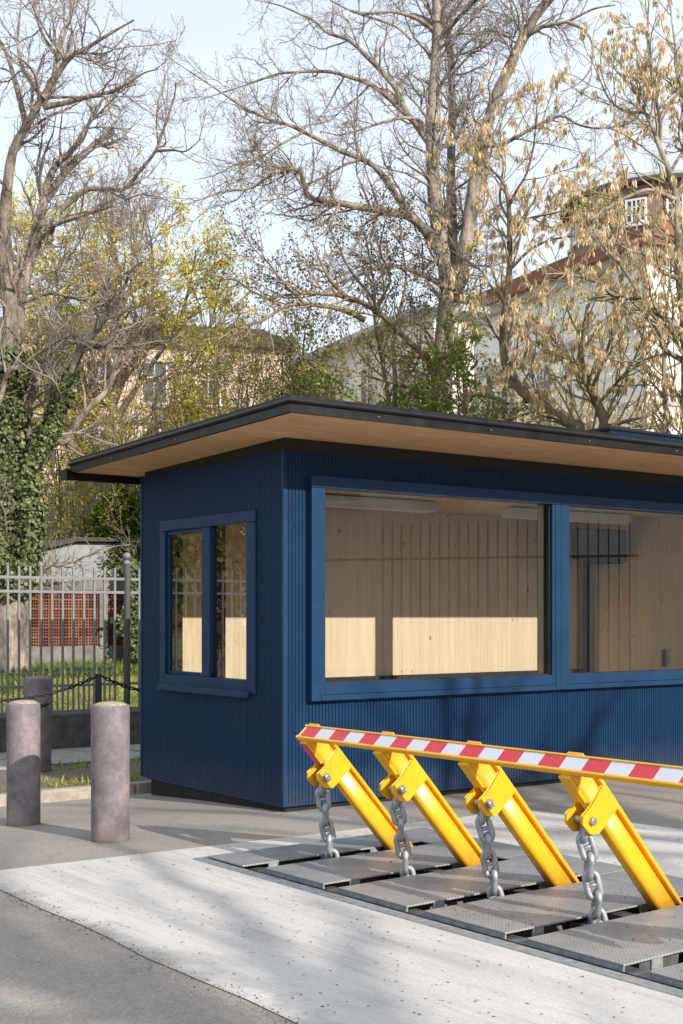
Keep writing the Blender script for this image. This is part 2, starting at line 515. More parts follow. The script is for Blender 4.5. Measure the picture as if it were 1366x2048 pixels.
# ------------------------------------------------------------------ mesh helpers
class MB:
    def __init__(self):
        self.v, self.f = [], []

    def add(self, vs, fs):
        n = len(self.v)
        self.v += [tuple(map(float, p)) for p in vs]
        self.f += [tuple(i + n for i in q) for q in fs]
        return self

    def box(self, x0, x1, y0, y1, z0, z1):
        vs = [(x, y, z) for z in (z0, z1) for y in (y0, y1) for x in (x0, x1)]
        return self.add(vs, [(0, 2, 3, 1), (4, 5, 7, 6), (0, 1, 5, 4), (2, 6, 7, 3), (0, 4, 6, 2), (1, 3, 7, 5)])

    def prism(self, poly, axis, lo, hi):
        """poly: 2D outline; extruded along axis (0,1,2) from lo to hi; the 2D coordinates fill the other two axes in order"""
        def p3(p, q):
            r = list(p)
            r.insert(axis, q)
            return r
        n = len(poly)
        vs = [p3(p, lo) for p in poly] + [p3(p, hi) for p in poly]
        fs = [tuple(range(n)), tuple(range(2 * n - 1, n - 1, -1))]
        fs += [(i, (i + 1) % n, n + (i + 1) % n, n + i) for i in range(n)]
        return self.add(vs, fs)

    def lathe(self, prof, seg=24, c=(0, 0, 0)):
        vs, fs = [], []
        for r, z in prof:
            for k in range(seg):
                t = 2 * math.pi * k / seg
                vs.append((c[0] + r * math.cos(t), c[1] + r * math.sin(t), c[2] + z))
        for i in range(len(prof) - 1):
            for k in range(seg):
                k2 = (k + 1) % seg
                fs.append((i * seg + k, i * seg + k2, (i + 1) * seg + k2, (i + 1) * seg + k))
        if prof[0][0] > 1e-6:
            fs.append(tuple(range(seg - 1, -1, -1)))
        if prof[-1][0] > 1e-6:
            fs.append(tuple((len(prof) - 1) * seg + k for k in range(seg)))
        return self.add(vs, fs)

    def tube(self, pts, rad, seg=8, closed=False):
        pts = [Vector(p) for p in pts]
        n = len(pts)
        rs = rad if isinstance(rad, (list, tuple)) else [rad] * n
        vs, fs = [], []
        ref = None
        for i, p in enumerate(pts):
            if closed:
                t = pts[(i + 1) % n] - pts[i - 1]
            else:
                t = pts[min(i + 1, n - 1)] - pts[max(i - 1, 0)]
            t.normalize()
            if ref is None:
                ref = Vector((0, 0, 1)) if abs(t.z) < 0.9 else Vector((1, 0, 0))
            s = t.cross(ref)
            if s.length < 1e-4:
                s = t.orthogonal()
            s.normalize()
            w_ = s.cross(t)
            ref = w_
            for k in range(seg):
                a = 2 * math.pi * k / seg
                vs.append(p + (s * math.cos(a) + w_ * math.sin(a)) * rs[i])
        m_ = n if closed else n - 1
        for i in range(m_):
            j = (i + 1) % n
            for k in range(seg):
                k2 = (k + 1) % seg
                fs.append((i * seg + k, i * seg + k2, j * seg + k2, j * seg + k))
        if not closed:
            fs.append(tuple(range(seg - 1, -1, -1)))
            fs.append(tuple((n - 1) * seg + k for k in range(seg)))
        return self.add(vs, fs)

    def mesh(self, name, mat, smooth=False):
        me = bpy.data.meshes.new(name)
        me.from_pydata(self.v, [], self.f)
        me.materials.append(M[mat])
        if smooth:
            me.polygons.foreach_set('use_smooth', [True] * len(me.polygons))
        me.update()
        return me


def link(name, me, parent=None, loc=(0, 0, 0), rz=0.0, rot=None):
    o = bpy.data.objects.new(name, me)
    COL.objects.link(o)
    o.location = tuple(loc)
    o.rotation_euler = rot if rot else (0, 0, rz)
    if parent is not None:
        o.parent = parent
    return o


def put(name, mb, mat, parent=None, loc=(0, 0, 0), rz=0.0, smooth=False, bevel=0.0, seg=2):
    o = link(name, mb.mesh(name, mat, smooth), parent, loc, rz)
    if bevel:
        md = o.modifiers.new('bevel', 'BEVEL')
        md.width = bevel
        md.segments = seg
        md.limit_method = 'ANGLE'
        md.angle_limit = R(40)
    return o


def tag(o, label=None, cat=None, group=None, kind=None):
    for k, v_ in (('label', label), ('category', cat), ('group', group), ('kind', kind)):
        if v_:
            o[k] = v_
    return o


def thing(name, label, cat, loc=(0, 0, 0), rz=0.0, group=None):
    o = bpy.data.objects.new(name, None)
    COL.objects.link(o)
    o.location = tuple(loc)
    o.rotation_euler = (0, 0, rz)
    o.empty_display_size = 0.3
    return tag(o, label, cat, group)


def structure(o):
    o['kind'] = 'structure'
    return o


# ------------------------------------------------------------------ ground (booth axes)
def gz(b):
    t = min(max(b / 2.6, 0.0), 1.0)
    return -0.135 * t * (0.65 + 0.35 * t)


PIT = (-1.50, 0.34, -6.60, -1.37)      # a0, a1, b0, b1
AX = [-160, -60, -20, -8, -4, -3, -2, PIT[0], -0.7, PIT[1], 1.5, 3, 6, 12, 30, 80, 160]
BX = [-160, -70, -30, -14, PIT[2], -5, -3, PIT[3], -0.7, 0.0, 0.4, 0.8, 1.2, 1.6, 2.0, 2.3, 2.6]


def grid_sheet(ax, bx, zf, hole=None, z=0.0):
    mb = MB()
    idx = {}
    for j, b_ in enumerate(bx):
        for i, a_ in enumerate(ax):
            idx[i, j] = len(mb.v)
            mb.v.append((a_, b_, zf(b_) + z))
    for j in range(len(bx) - 1):
        for i in range(len(ax) - 1):
            ca, cb = (ax[i] + ax[i + 1]) / 2, (bx[j] + bx[j + 1]) / 2
            if hole and hole[0] < ca < hole[1] and hole[2] < cb < hole[3]:
                continue
            mb.f.append((idx[i, j], idx[i + 1, j], idx[i + 1, j + 1], idx[i, j + 1]))
    return mb


ground = structure(put('asphalt_road', grid_sheet(AX, BX, gz, PIT), 'asphalt', None, OB, THB))

# concrete slab round the pit, 4 mm above the asphalt, with a slightly wavering edge
sl = MB()
outer = [(-2.80, -0.868), (-2.935, -0.885), (-2.94, -1.15)]
for k in range(22):
    b_ = -1.6 - k * 0.42
    outer.append((-2.96 - 0.012 * math.sin(k * 1.9) - 0.012 * k + 0.008 * math.sin(k * 7.3), b_))
outer.append((-3.2, -11.5))
outer += [(2.15, -11.5), (1.95, -2.5), (1.72, -1.10)]
inner = [(PIT[0], PIT[3]), (PIT[0], PIT[2]), (PIT[1], PIT[2]), (PIT[1], PIT[3])]
import mathutils.geometry as mg
tri = mg.tessellate_polygon([[Vector((x, y, 0)) for x, y in outer], [Vector((x, y, 0)) for x, y in inner]])
allp = outer + inner
sl.add([(x, y, 0.005) for x, y in allp], tri)
slab = structure(put('concrete_slab', sl, 'slab', None, OB, THB))

# the pit under the steel plates
pit = structure(put('barrier_pit', MB().add(
    [(PIT[i], PIT[j], z) for z in (-0.55, 0.004) for i, j in ((0, 2), (1, 2), (1, 3), (0, 3))],
    [(0, 1, 2, 3), (0, 4, 5, 1), (1, 5, 6, 2), (2, 6, 7, 3), (3, 7, 4, 0)]), 'pit_dark', None, OB, THB))
for k, (x0, x1, y0, y1) in enumerate(((PIT[0] - 0.075, PIT[0] + 0.004, PIT[2], PIT[3] + 0.07), (PIT[0] + 0.004, PIT[1], PIT[3] - 0.004, PIT[3] + 0.07),
                                      (PIT[1], PIT[1] + 0.07, PIT[2], PIT[3] + 0.07))):
    put('steel_edge', MB().box(x0, x1, y0, y1, -0.09, 0.012), 'galv', pit, bevel=0.003)
for k in range(8):
    bk = -1.85 - 0.75 * k
    for q, (a0, w_) in enumerate(((-1.40, 0.10), (-0.86, 0.14), (-0.55, 0.10), (-0.15, 0.05))):
        put('support_beam', MB().box(a0, a0 + w_, bk - 0.30, bk + 0.16, -0.30, -0.015), 'pit_steel', pit)
    if k < 7:
        put('cross_beam', MB().box(PIT[0] + 0.02, PIT[1] - 0.02, bk + 0.20, bk + 0.26, -0.2, -0.02), 'pit_steel', pit)

# pavement beyond the booth, kerb, paving slabs, verge
pave = structure(put('pavement', grid_sheet([-60, -20, -6, 0, 6, 20, 60], [2.73, 4.4, 6.24], lambda b_: -0.045), 'soil', None, CORNER, TH))
kerb = structure(put('kerb', MB().box(-60, -9.0, 2.6, 2.735, -0.3, -0.032), 'kerb', None, CORNER, TH))
kme = MB().box(0, 0.985, 2.60, 2.735, -0.3, -0.03).mesh('kerb_stone', 'kerb')
for k in range(13):
    o = link('kerb_stone', kme, kerb, (-9.0 + k + 0.008, 0.006 * math.sin(k * 2.1), 0.006 * math.sin(k * 1.7)))
    md = o.modifiers.new('bevel', 'BEVEL')
    md.width = 0.022
    md.segments = 3
kx = put('kerb_end', MB().box(4.01, 60, 2.6, 2.735, -0.3, -0.032), 'kerb', kerb)
pvm = MB().box(0.012, 0.988, 0.012, 0.738, -0.05, 0).mesh('paving_slab', 'paving')
for i in range(16):
    for j in range(2):
        o = link('paving_slab', pvm, pave, (-9.0 + i + 0.4 * j, 4.55 + 0.75 * j, -0.022 + 0.006 * math.sin(i * 3.1 + j)),
                 rot=(0.008 * math.sin(i * 2.3), 0.006 * math.cos(i * 1.3 + j), 0.004 * math.sin(i)))
lawn = structure(put('lawn', grid_sheet([-70, -30, -12, -6, 0, 4, 8, 14, 30, 80, 150], [6.5, 8, 9, 10, 11, 12, 12.8, 13.6, 20, 40, 180],
                                        lambda b_: 0.05 + 0.55 * ((min(b_, 13.6) - 6.5) / 7.1) ** 1.6), 'lawn', None, CORNER, TH))


def set_mesh(name, verts, faces4, mat, smooth=False):
    """fast mesh from numpy arrays of quads"""
    me = bpy.data.meshes.new(name)
    nv, nf = len(verts), len(faces4)
    me.vertices.add(nv)
    me.vertices.foreach_set('co', np.ascontiguousarray(verts, dtype=np.float32).ravel())
    k = faces4.shape[1]
    me.loops.add(nf * k)
    me.loops.foreach_set('vertex_index', np.ascontiguousarray(faces4, dtype=np.int32).ravel())
    me.polygons.add(nf)
    me.polygons.foreach_set('loop_start', np.arange(0, nf * k, k, dtype=np.int32))
    if smooth:
        me.polygons.foreach_set('use_smooth', np.ones(nf, dtype=bool))
    me.materials.append(M[mat])
    me.update(calc_edges=True)
    me.validate()
    return me


def unit(a):
    return a / np.maximum(np.linalg.norm(a, axis=-1, keepdims=True), 1e-9)


def leaf_quads(c, d, s, L, w_):
    """diamond leaves: base c, direction d, side s, length L, width w_ (arrays)"""
    L = np.asarray(L).reshape(-1, 1)
    w_ = np.asarray(w_).reshape(-1, 1)
    v_ = np.stack([c, c + d * L * 0.45 + s * w_ * 0.5, c + d * L, c + d * L * 0.45 - s * w_ * 0.5], 1).reshape(-1, 3)
    f_ = np.arange(len(v_)).reshape(-1, 4)
    return v_, f_


def rand_dirs(n, rng=RNG):
    return unit(rng.normal(size=(n, 3)))


def blades(name, pts, hmin, hmax, wid, mat, lean=0.5):
    n = len(pts)
    d = unit(np.column_stack([RNG.normal(0, lean, n), RNG.normal(0, lean, n), np.ones(n)]))
    s = unit(np.cross(d, rand_dirs(n)))
    v_, f_ = leaf_quads(pts, d, s, RNG.uniform(hmin, hmax, n), np.full(n, wid))
    return set_mesh(name, v_, f_, mat)


def area_pts(n, a0, a1, b0, b1, zf):
    a_ = RNG.uniform(a0, a1, n)
    b_ = RNG.uniform(b0, b1, n)
    p = CORNER[None] + U[None] * a_[:, None] + V[None] * b_[:, None]
    p[:, 2] = [zf(q) for q in b_]
    return p


lz = lambda b_: 0.05 + 0.55 * ((min(b_, 13.6) - 6.5) / 7.1) ** 1.6
tag(link('grass', blades('grass', area_pts(34000, -4.5, 6.5, 6.55, 13.5, lz), 0.04, 0.11, 0.016, 'grass')),
    'short sunlit yellow green lawn grass behind the railing fence', 'grass', kind='stuff')
gp = area_pts(9000, -6, 3, 2.75, 4.5, lambda b_: -0.045)
dens = np.sin(gp[:, 0] * 2.3) + np.sin(gp[:, 1] * 3.1 + 1) + np.sin((gp[:, 0] + gp[:, 1]) * 5.2)
gp = gp[(dens > 0.45) & (RNG.random(len(gp)) < 0.7)]
tag(link('verge_grass', blades('verge_grass', gp, 0.03, 0.13, 0.011, 'grass', 0.7)),
    'ragged grass tufts on the verge between kerb and paving slabs', 'grass', kind='stuff')
gp = np.vstack([area_pts(3500, 2.5, 6.5, 12.6, 13.5, lz), area_pts(3000, -2, 2.8, 11.0, 13.5, lz)])
tag(link('tall_grass', blades('tall_grass', gp, 0.12, 0.32, 0.025, 'green_leaf', 0.6)),
    'longer green grass along the foot of the brick lattice wall', 'grass', kind='stuff')
gp = area_pts(900, -6, 4, 6.08, 6.2, lambda b_: -0.04)
tag(link('weeds', blades('weeds', gp, 0.02, 0.08, 0.012, 'olive_leaf', 0.7)),
    'dry moss and weeds along the foot of the fence plinth', 'weeds', kind='stuff')
# specks of dry leaf and grit on the slab and the plates
n = 2600
a_ = RNG.uniform(-2.9, 1.8, n)
b_ = -0.95 - 7.5 * RNG.beta(1.0, 1.7, n)
keep = ~((a_ > PIT[0] - 0.1) & (a_ < PIT[1] + 0.05) & (b_ < PIT[3] + 0.05))
a_, b_ = a_[keep], b_[keep]
p = OB[None] + UB[None] * a_[:, None] + VB[None] * b_[:, None]
p[:, 2] = 0.0065
d = rand_dirs(len(p))
d[:, 2] *= 0.15
d = unit(d)
s = unit(np.cross(d, np.array([[0, 0, 1.0]])))
L = RNG.uniform(0.006, 0.024, len(p)) * RNG.uniform(0.5, 1, len(p))
v_, f_ = leaf_quads(p, d, s, L, L * 0.7)
v_[:, 2] = np.maximum(v_[:, 2], 0.0062)
# crumbs of grit along the ragged edge where slab and asphalt meet
n = 1700
seg_ = np.array(outer[1:24])
k_ = RNG.integers(0, len(seg_) - 1, n)
f_t = RNG.random((n, 1))
q = seg_[k_] * (1 - f_t) + seg_[k_ + 1] * f_t
q = q + RNG.normal(0, 0.035, (n, 2)) + np.column_stack([RNG.normal(0, 0.03, n) * (np.sin(q[:, 1] * 3) > 0), np.zeros(n)])
pg = OB[None] + UB[None] * q[:, :1] + VB[None] * q[:, 1:]
pg[:, 2] = 0.004
dg = rand_dirs(n)
dg[:, 2] = np.abs(dg[:, 2]) * 0.6
sg = unit(np.cross(dg, rand_dirs(n)))
Lg = RNG.uniform(0.004, 0.012, n)
vg, fg = leaf_quads(pg, unit(dg), sg, Lg, Lg * 0.9)
tag(link('grit', set_mesh('grit', vg, fg, 'speck')), 'crumbs of grit along the ragged edge of the pale slab', 'grit', kind='stuff')
n = 1500
a_ = RNG.uniform(PIT[0] + 0.12, PIT[1], n)
b_ = RNG.uniform(-5.4, PIT[3] - 0.02, n)
ph = np.mod(-b_ - 1.85 + 0.075, 0.75)
keep = (ph > 0.17) & (np.sin(a_ * 5 + b_ * 3) + RNG.normal(0, 0.6, n) > 0)
pq = OB[None] + UB[None] * a_[keep, None] + VB[None] * b_[keep, None]
pq[:, 2] = 0.0315
n = len(pq)
dq = rand_dirs(n)
dq[:, 2] *= 0.1
dq = unit(dq)
sq = unit(np.cross(dq, np.array([[0, 0, 1.0]])))
Lq = RNG.uniform(0.005, 0.018, n)
vq, fq = leaf_quads(pq, dq, sq, Lq, Lq * 0.7)
vq[:, 2] = np.maximum(vq[:, 2], 0.0308)
tag(link('plate_grit', set_mesh('plate_grit', vq, fq, 'speck')), 'grit and leaf crumbs lying on the steel checker plates', 'grit', kind='stuff')
tag(link('leaf_debris', set_mesh('leaf_debris', v_, f_, 'speck')), 'dark specks of dry leaf and grit scattered on the pale slab', 'debris', kind='stuff')

# ------------------------------------------------------------------ the blue booth (local axes a, b, z)
booth = thing('gatehouse', 'dark blue corrugated gatehouse booth with large windows and flat black roof', 'booth', CORNER, TH)
A_END, B_END = 9.3, 2.45
ZB, ZT = 0.058, 2.94


def wood_for_booth():
    M['spruce'] = wood_mat('spruce_board', (0.67, 0.555, 0.385), (0.58, 0.46, 0.30), (0.16, 0.075, 0.03), booth, (46, 46, 1.7), 8.0, 0.08)
    M['spruce_flat'] = wood_mat('spruce_panel', (0.80, 0.60, 0.37), (0.70, 0.50, 0.28), (0.2, 0.09, 0.04), booth, (1.7, 40, 40), 4.0, 0.10)
    M['soffit'] = wood_mat('soffit_wood', (0.90, 0.57, 0.31), (0.62, 0.34, 0.15), None, booth, (2.6, 40, 30), 4.0, 0.06)


wood_for_booth()

PITCH, AMP = 0.0335, 0.0085


def corr(s0, s1, z0, z1, face):
    """trapezoidal corrugated sheet along s, standing proud of the wall plane"""
    prof = [(0.0, 0), (0.26, 0), (0.42, 1), (0.80, 1), (0.96, 0)]
    ss = []
    k = math.floor(s0 / PITCH)
    while k * PITCH < s1:
        for q, h in prof:
            x = (k + q) * PITCH
            if s0 < x < s1:
                ss.append((x, h))
        k += 1
    ss = [(s0, 0.0)] + ss + [(s1, 0.0)]
    mb = MB()
    for x, h in ss:
        o_ = -0.002 - AMP * h
        for z in (z0, z1):
            mb.v.append((x, o_, z) if face == 'R' else (o_, x, z))
    n_ = len(ss)
    mb.f = [(2 * i, 2 * i + 2, 2 * i + 3, 2 * i + 1) for i in range(n_ - 1)]
    return mb


WR = dict(a0=0.22, a1=6.07, z0=0.90, z1=2.755)     # large front window, outer frame
WL = dict(b0=0.385, b1=2.06, z0=0.945, z1=2.49)    # small side window

for s0, s1, z0, z1 in ((0.004, WR['a0'] + 0.02, ZB, ZT), (WR['a0'] + 0.022, 3.12, ZB, WR['z0'] + 0.02), (3.122, WR['a1'] - 0.02, ZB, WR['z0'] + 0.02),
                       (WR['a0'] + 0.022, 4.1, WR['z1'] - 0.02, ZT), (4.102, WR['a1'] - 0.02, WR['z1'] - 0.02, ZT), (WR['a1'] - 0.018, A_END, ZB, ZT)):
    put('cladding_panel', corr(s0, s1, z0, z1, 'R'), 'blue', booth)
for s0, s1, z0, z1 in ((0.004, WL['b0'] + 0.02, ZB, ZT), (WL['b0'] + 0.022, WL['b1'] - 0.02, ZB, WL['z0'] + 0.02),
                       (WL['b0'] + 0.022, WL['b1'] - 0.02, WL['z1'] - 0.02, ZT), (WL['b1'] - 0.018, B_END, ZB, ZT)):
    put('cladding_panel', corr(s0, s1, z0, z1, 'L'), 'blue', booth)
# corner and end trims, bottom drip edges
put('corner_trim', MB().prism([(-0.013, -0.013), (0.014, -0.013), (0.014, -0.0105), (-0.0105, -0.0105), (-0.0105, 0.014), (-0.013, 0.014)], 2, ZB, ZT), 'blue_frame', booth)
put('corner_trim', MB().box(-0.016, 0.004, B_END, B_END + 0.03, ZB, ZT + 0.01), 'blue_frame', booth)
put('drip_edge', MB().box(-0.013, A_END, -0.014, 0.0, ZB - 0.012, ZB + 0.001), 'blue_frame', booth, bevel=0.003)
put('drip_edge', MB().box(-0.014, -0.001, 0.001, B_END, ZB - 0.012, ZB + 0.001), 'blue_frame', booth, bevel=0.003)

# wall cores round the openings
T = 0.14
fw = [MB().box(0.001, WR['a0'] + 0.10, 0.001, T, ZB, ZT), MB().box(WR['a0'] + 0.101, WR['a1'] - 0.101, 0.001, T, ZB, WR['z0'] + 0.10),
      MB().box(WR['a0'] + 0.101, WR['a1'] - 0.101, 0.001, T, WR['z1'] - 0.08, ZT), MB().box(WR['a1'] - 0.10, A_END, 0.001, T, ZB, ZT)]
for mb in fw:
    put('wall_core', mb, 'blue', booth)
sw = [MB().box(0.001, T, T + 0.001, WL['b0'] + 0.09, ZB, ZT), MB().box(0.001, T, WL['b0'] + 0.091, WL['b1'] - 0.081, ZB, WL['z0'] + 0.09),
      MB().box(0.001, T, WL['b0'] + 0.091, WL['b1'] - 0.081, WL['z1'] - 0.08, ZT), MB().box(0.001, T, WL['b1'] - 0.08, B_END, ZB, ZT)]
for mb in sw:
    put('wall_core', mb, 'blue', booth)
put('wall_core', MB().box(T + 0.001, A_END - 0.001, B_END - 0.08, B_END, ZB, ZT), 'blue', booth)
put('wall_core', MB().box(A_END - 0.001, A_END + 0.1, 0.002, B_END - 0.002, ZB, ZT), 'blue', booth)
# black plinth, set back under the cladding
pl = MB().box(0.036, A_END - 0.05, 0.036, 2.352, -0.25, ZB - 0.014)
put('plinth', pl, 'black_matt', booth)
# floor
put('floor_panel', MB().box(T + 0.002, A_END - 0.003, T + 0.002, 2.35, ZB, 0.14), 'dark_board', booth)


# the screws that hold the sheets
scm = MB().lathe([(0.009, 0), (0.009, 0.004), (0.006, 0.0075), (0.0001, 0.009)], 8).mesh('screw', 'screw', True)
for b_, z in [(x, z) for z in (0.115, 2.885) for x in (0.30, 0.72, 1.14, 1.50, 1.80, 2.10, 2.34)] + \
             [(x, 2.555) for x in (0.30, 0.72, 1.14, 1.50, 1.80)] + [(x, 0.86) for x in (0.30, 0.72, 1.14, 1.80)] + \
             [(0.29, z) for z in (2.30, 1.85, 1.30)] + [(2.34, z) for z in (2.45, 1.95, 1.45, 0.95)]:
    link('screw', scm, booth, (-0.0105, b_, z), rot=(0, R(-90), 0))
for a_, z in [(0.105, z) for z in (2.885, 2.34, 1.79, 1.25, 0.66, 0.115)] + [(x, z) for z in (2.885, 0.115) for x in (0.7, 1.4, 2.1, 2.8, 3.5, 4.2, 4.9, 5.6)]:
    link('screw', scm, booth, (a_, -0.0105, z), rot=(R(90), 0, 0))


# windows -----------------------------------------------------------
def frame_bar(name, mb, par, mat='blue_frame', bev=0.006):
    return put(name, mb, mat, par, bevel=bev)


def front_window(a0, a1, g0, g1):
    z0, z1, p = WR['z0'], WR['z1'], -0.085
    gz0, gz1 = 1.045, 2.655
    fr = frame_bar('window_frame', MB().box(a0, a1, p, 0.05, z1 - 0.1, z1), booth)
    frame_bar('frame_bar', MB().box(a0, g0 - 0.045, p, 0.05, z0, z1 - 0.102), fr)
    frame_bar('frame_bar', MB().box(g1 + 0.045, a1, p, 0.05, z0, z1 - 0.102), fr)
    frame_bar('frame_bar', MB().box(g0 - 0.043, g1 + 0.043, p, 0.05, z0, z0 + 0.048), fr)
    # sash, a few mm behind the outer frame
    q = p + 0.006
    frame_bar('sash_bar', MB().box(g0 - 0.043, g0, q, 0.045, z0 + 0.05, z1 - 0.102), fr, bev=0.004)
    frame_bar('sash_bar', MB().box(g1, g1 + 0.043, q, 0.045, z0 + 0.05, z1 - 0.102), fr, bev=0.004)
    frame_bar('sash_bar', MB().box(g0 + 0.001, g1 - 0.001, q, 0.045, z0 + 0.05, gz0), fr, bev=0.004)
    if gz1 < z1 - 0.104:
        frame_bar('sash_bar', MB().box(g0 + 0.001, g1 - 0.001, q, 0.045, gz1, z1 - 0.102), fr, bev=0.004)
    put('gasket', MB().box(g0 + 0.001, g1 - 0.001, -0.045, -0.03, gz0 + 0.0005, gz0 + 0.010), 'gasket', fr)
    put('gasket', MB().box(g1 - 0.012, g1 - 0.001, -0.045, 0.0, gz0 + 0.011, z1 - 0.104), 'gasket', fr)
    put('pane', MB().add([(g0 + 0.0005, -0.02, gz0 + 0.0005), (g1 - 0.0005, -0.02, gz0 + 0.0005), (g1 - 0.0005, -0.02, z1 - 0.1035), (g0 + 0.0005, -0.02, z1 - 0.1035)],
                         [(0, 1, 2, 3)]), 'glass', fr)
    return fr


front_window(WR['a0'], 3.098, 0.36, 2.985)
front_window(3.101, WR['a1'], 3.21, 5.93)
# timber lining of the front opening
put('window_lining', MB().box(3.0, 3.185, 0.051, 0.14, 0.99, 2.685), 'spruce', booth)
put('window_lining', MB().box(WR['a0'] + 0.102, WR['a1'] - 0.102, 0.052, T + 0.02, 0.96, 1.035), 'spruce_flat', booth)


def side_window():
    b0, b1, z0, z1, p = WL['b0'], WL['b1'], WL['z0'], WL['z1'], -0.032
    fr = frame_bar('window_frame', MB().box(p, 0.05, b0, b1, z1 - 0.1, z1), booth)
    frame_bar('frame_bar', MB().box(p, 0.05, b0, b0 + 0.145, z0, z1 - 0.102), fr)
    frame_bar('frame_bar', MB().box(p, 0.05, b1 - 0.10, b1, z0, z1 - 0.102), fr)
    frame_bar('frame_bar', MB().box(p, 0.05, b0 + 0.147, b1 - 0.102, z0, z0 + 0.115), fr)
    frame_bar('mullion', MB().box(p + 0.004, 0.05, 1.145, 1.285, z0 + 0.117, z1 - 0.102), fr)
    # far sash sits deeper, with its own slim frame
    c0, c1, d0, d1 = 1.287, b1 - 0.102, z0 + 0.117, z1 - 0.102
    for x0, x1, y0, y1 in ((c0, c1, d1 - 0.035, d1), (c0, c1, d0, d0 + 0.03), (c0, c0 + 0.012, d0 + 0.032, d1 - 0.037), (c1 - 0.035, c1, d0 + 0.032, d1 - 0.037)):
        frame_bar('sash_bar', MB().box(-0.004, 0.045, x0, x1, y0, y1), fr, bev=0.003)
    for x0, x1 in ((b0 + 0.146, 1.144), (c0 + 0.012, c1 - 0.035)):
        put('pane', MB().add([(0.012, x0, d0), (0.012, x1, d0), (0.012, x1, d1), (0.012, x0, d1)], [(3, 2, 1, 0)]), 'glass', fr)
    frame_bar('sill', MB().box(p - 0.035, p - 0.001, b0 + 0.075, b1 - 0.005, z0 - 0.035, z0 + 0.022), fr, bev=0.004)
    put('window_lining', MB().box(0.051, T + 0.02, b1 - 0.1, b1 - 0.081, z0 + 0.1, z1 - 0.08), 'black_matt', booth)
    put('window_lining', MB().box(0.051, T + 0.02, 1.18, 1.255, z0 + 0.1, z1 - 0.08), 'dark_board', booth)


side_window()

# black frieze between cladding and soffit
SL = 0.028
zs = lambda b_: 3.054 - SL * b_
fz = MB()
fz.prism([(0.012, ZT + 0.001), (B_END - 0.01, ZT + 0.001), (B_END - 0.01, zs(B_END) + 0.01), (0.012, zs(0.012) + 0.01)], 0, 0.012, A_END - 0.01)
put('frieze', fz, 'black_matt', booth)

# interior: boards on the back wall, partition, ceiling
inner = put('interior_wall', MB().box(T + 0.03, 6.2, 2.336, 2.362, 0.15, 2.80), 'spruce', booth)
bw = 0.1185
k = 0
x = T + 0.03
while x < 6.15:
    w_ = bw * (0.75 + 0.55 * random.random())
    put('board', MB().box(x, min(x + w_ - 0.0005, 6.16), 2.318 + 0.0003 * random.random(), 2.335, 0.151, 2.75), 'spruce', inner)
    x += w_
for x0, x1, y0, y1 in ((T + 0.001, T + 0.02, T + 0.02, WL['b0'] + 0.09), (T + 0.001, T + 0.02, WL['b1'] - 0.08, 2.31)):
    put('lining_panel', MB().box(x0, x1, y0, y1, 0.15, 2.75), 'spruce', booth)
put('lining_panel', MB().box(T + 0.001, T + 0.02, WL['b0'] + 0.092, WL['b1'] - 0.082, 0.15, WL['z0'] + 0.09), 'spruce', booth)
put('lining_panel', MB().box(T + 0.001, T + 0.02, WL['b0'] + 0.092, WL['b1'] - 0.082, WL['z1'] - 0.08, 2.75), 'spruce', booth)
put('lining_panel', MB().box(T + 0.021, WR['a0'] + 0.1, T + 0.001, T + 0.02, 0.15, 2.75), 'spruce', booth)
put('lining_panel', MB().box(WR['a0'] + 0.102, WR['a1'] - 0.102, T + 0.001, T + 0.019, 0.15, 0.958), 'spruce', booth)
put('ceiling_panel', MB().box(T + 0.021, 6.2, T + 0.001, 2.33, 2.752, 2.79), 'spruce_flat', booth)
put('ledge', MB().box(T + 0.03, 5.93, 2.255, 2.316, 0.87, 0.955), 'gasket', booth)
part = put('partition', MB().box(5.985, 6.06, T + 0.021, 2.316, 0.15, 2.75), 'spruce', booth)
y = T + 0.03
while y < 2.2:
    w_ = 0.16 * (0.8 + 0.5 * random.random())
    if y < 1.10 < y + w_ + 0.05:
        w_ = 1.10 - y
    put('board', MB().box(5.965 + 0.0003 * random.random(), 5.984, y, min(y + w_ - 0.0005, 2.315), 0.151, 2.75), 'spruce', part)
    y += w_
dr = put('door', MB().box(5.945, 5.963, 0.22, 1.10, 0.15, 2.32), 'spruce', booth)
put('door_handle', MB().box(5.90, 5.944, 1.045, 1.075, 1.02, 1.22), 'black', dr, bevel=0.005)

# roof ---------------------------------------------------------------
RA0, RA1, RB0, RB1 = -0.605, 10.1, -1.0, 2.78
roof = MB()
roof.prism([(RB0 + 0.02, zs(RB0) + 0.012), (RB1, zs(RB1) + 0.012), (RB1, zs(RB1) + 0.105), (RB0 + 0.02, zs(RB0) + 0.105)], 0, RA0 + 0.02, RA1 - 0.02)
rf = put('roof', roof, 'black', booth)
for x0, x1 in ((RA0 + 0.004, 2.2), (2.2015, 5.4), (5.4015, RA1 - 0.004)):
    s_ = MB().prism([(RB0 + 0.004, zs(RB0)), (RB1 - 0.004, zs(RB1)), (RB1 - 0.004, zs(RB1) + 0.011), (RB0 + 0.004, zs(RB0) + 0.011)], 0, x0, x1)
    put('soffit_panel', s_, 'soffit', rf)
# fascia: a flat band, a rolled trim standing proud, a set back cap
PROF = [(-0.03, -0.006), (0.004, -0.006), (0.004, 0.058), (0.020, 0.060), (0.030, 0.066), (0.034, 0.076), (0.031, 0.086), (0.022, 0.091),
        (0.008, 0.093), (0.008, 0.118), (-0.06, 0.124)]


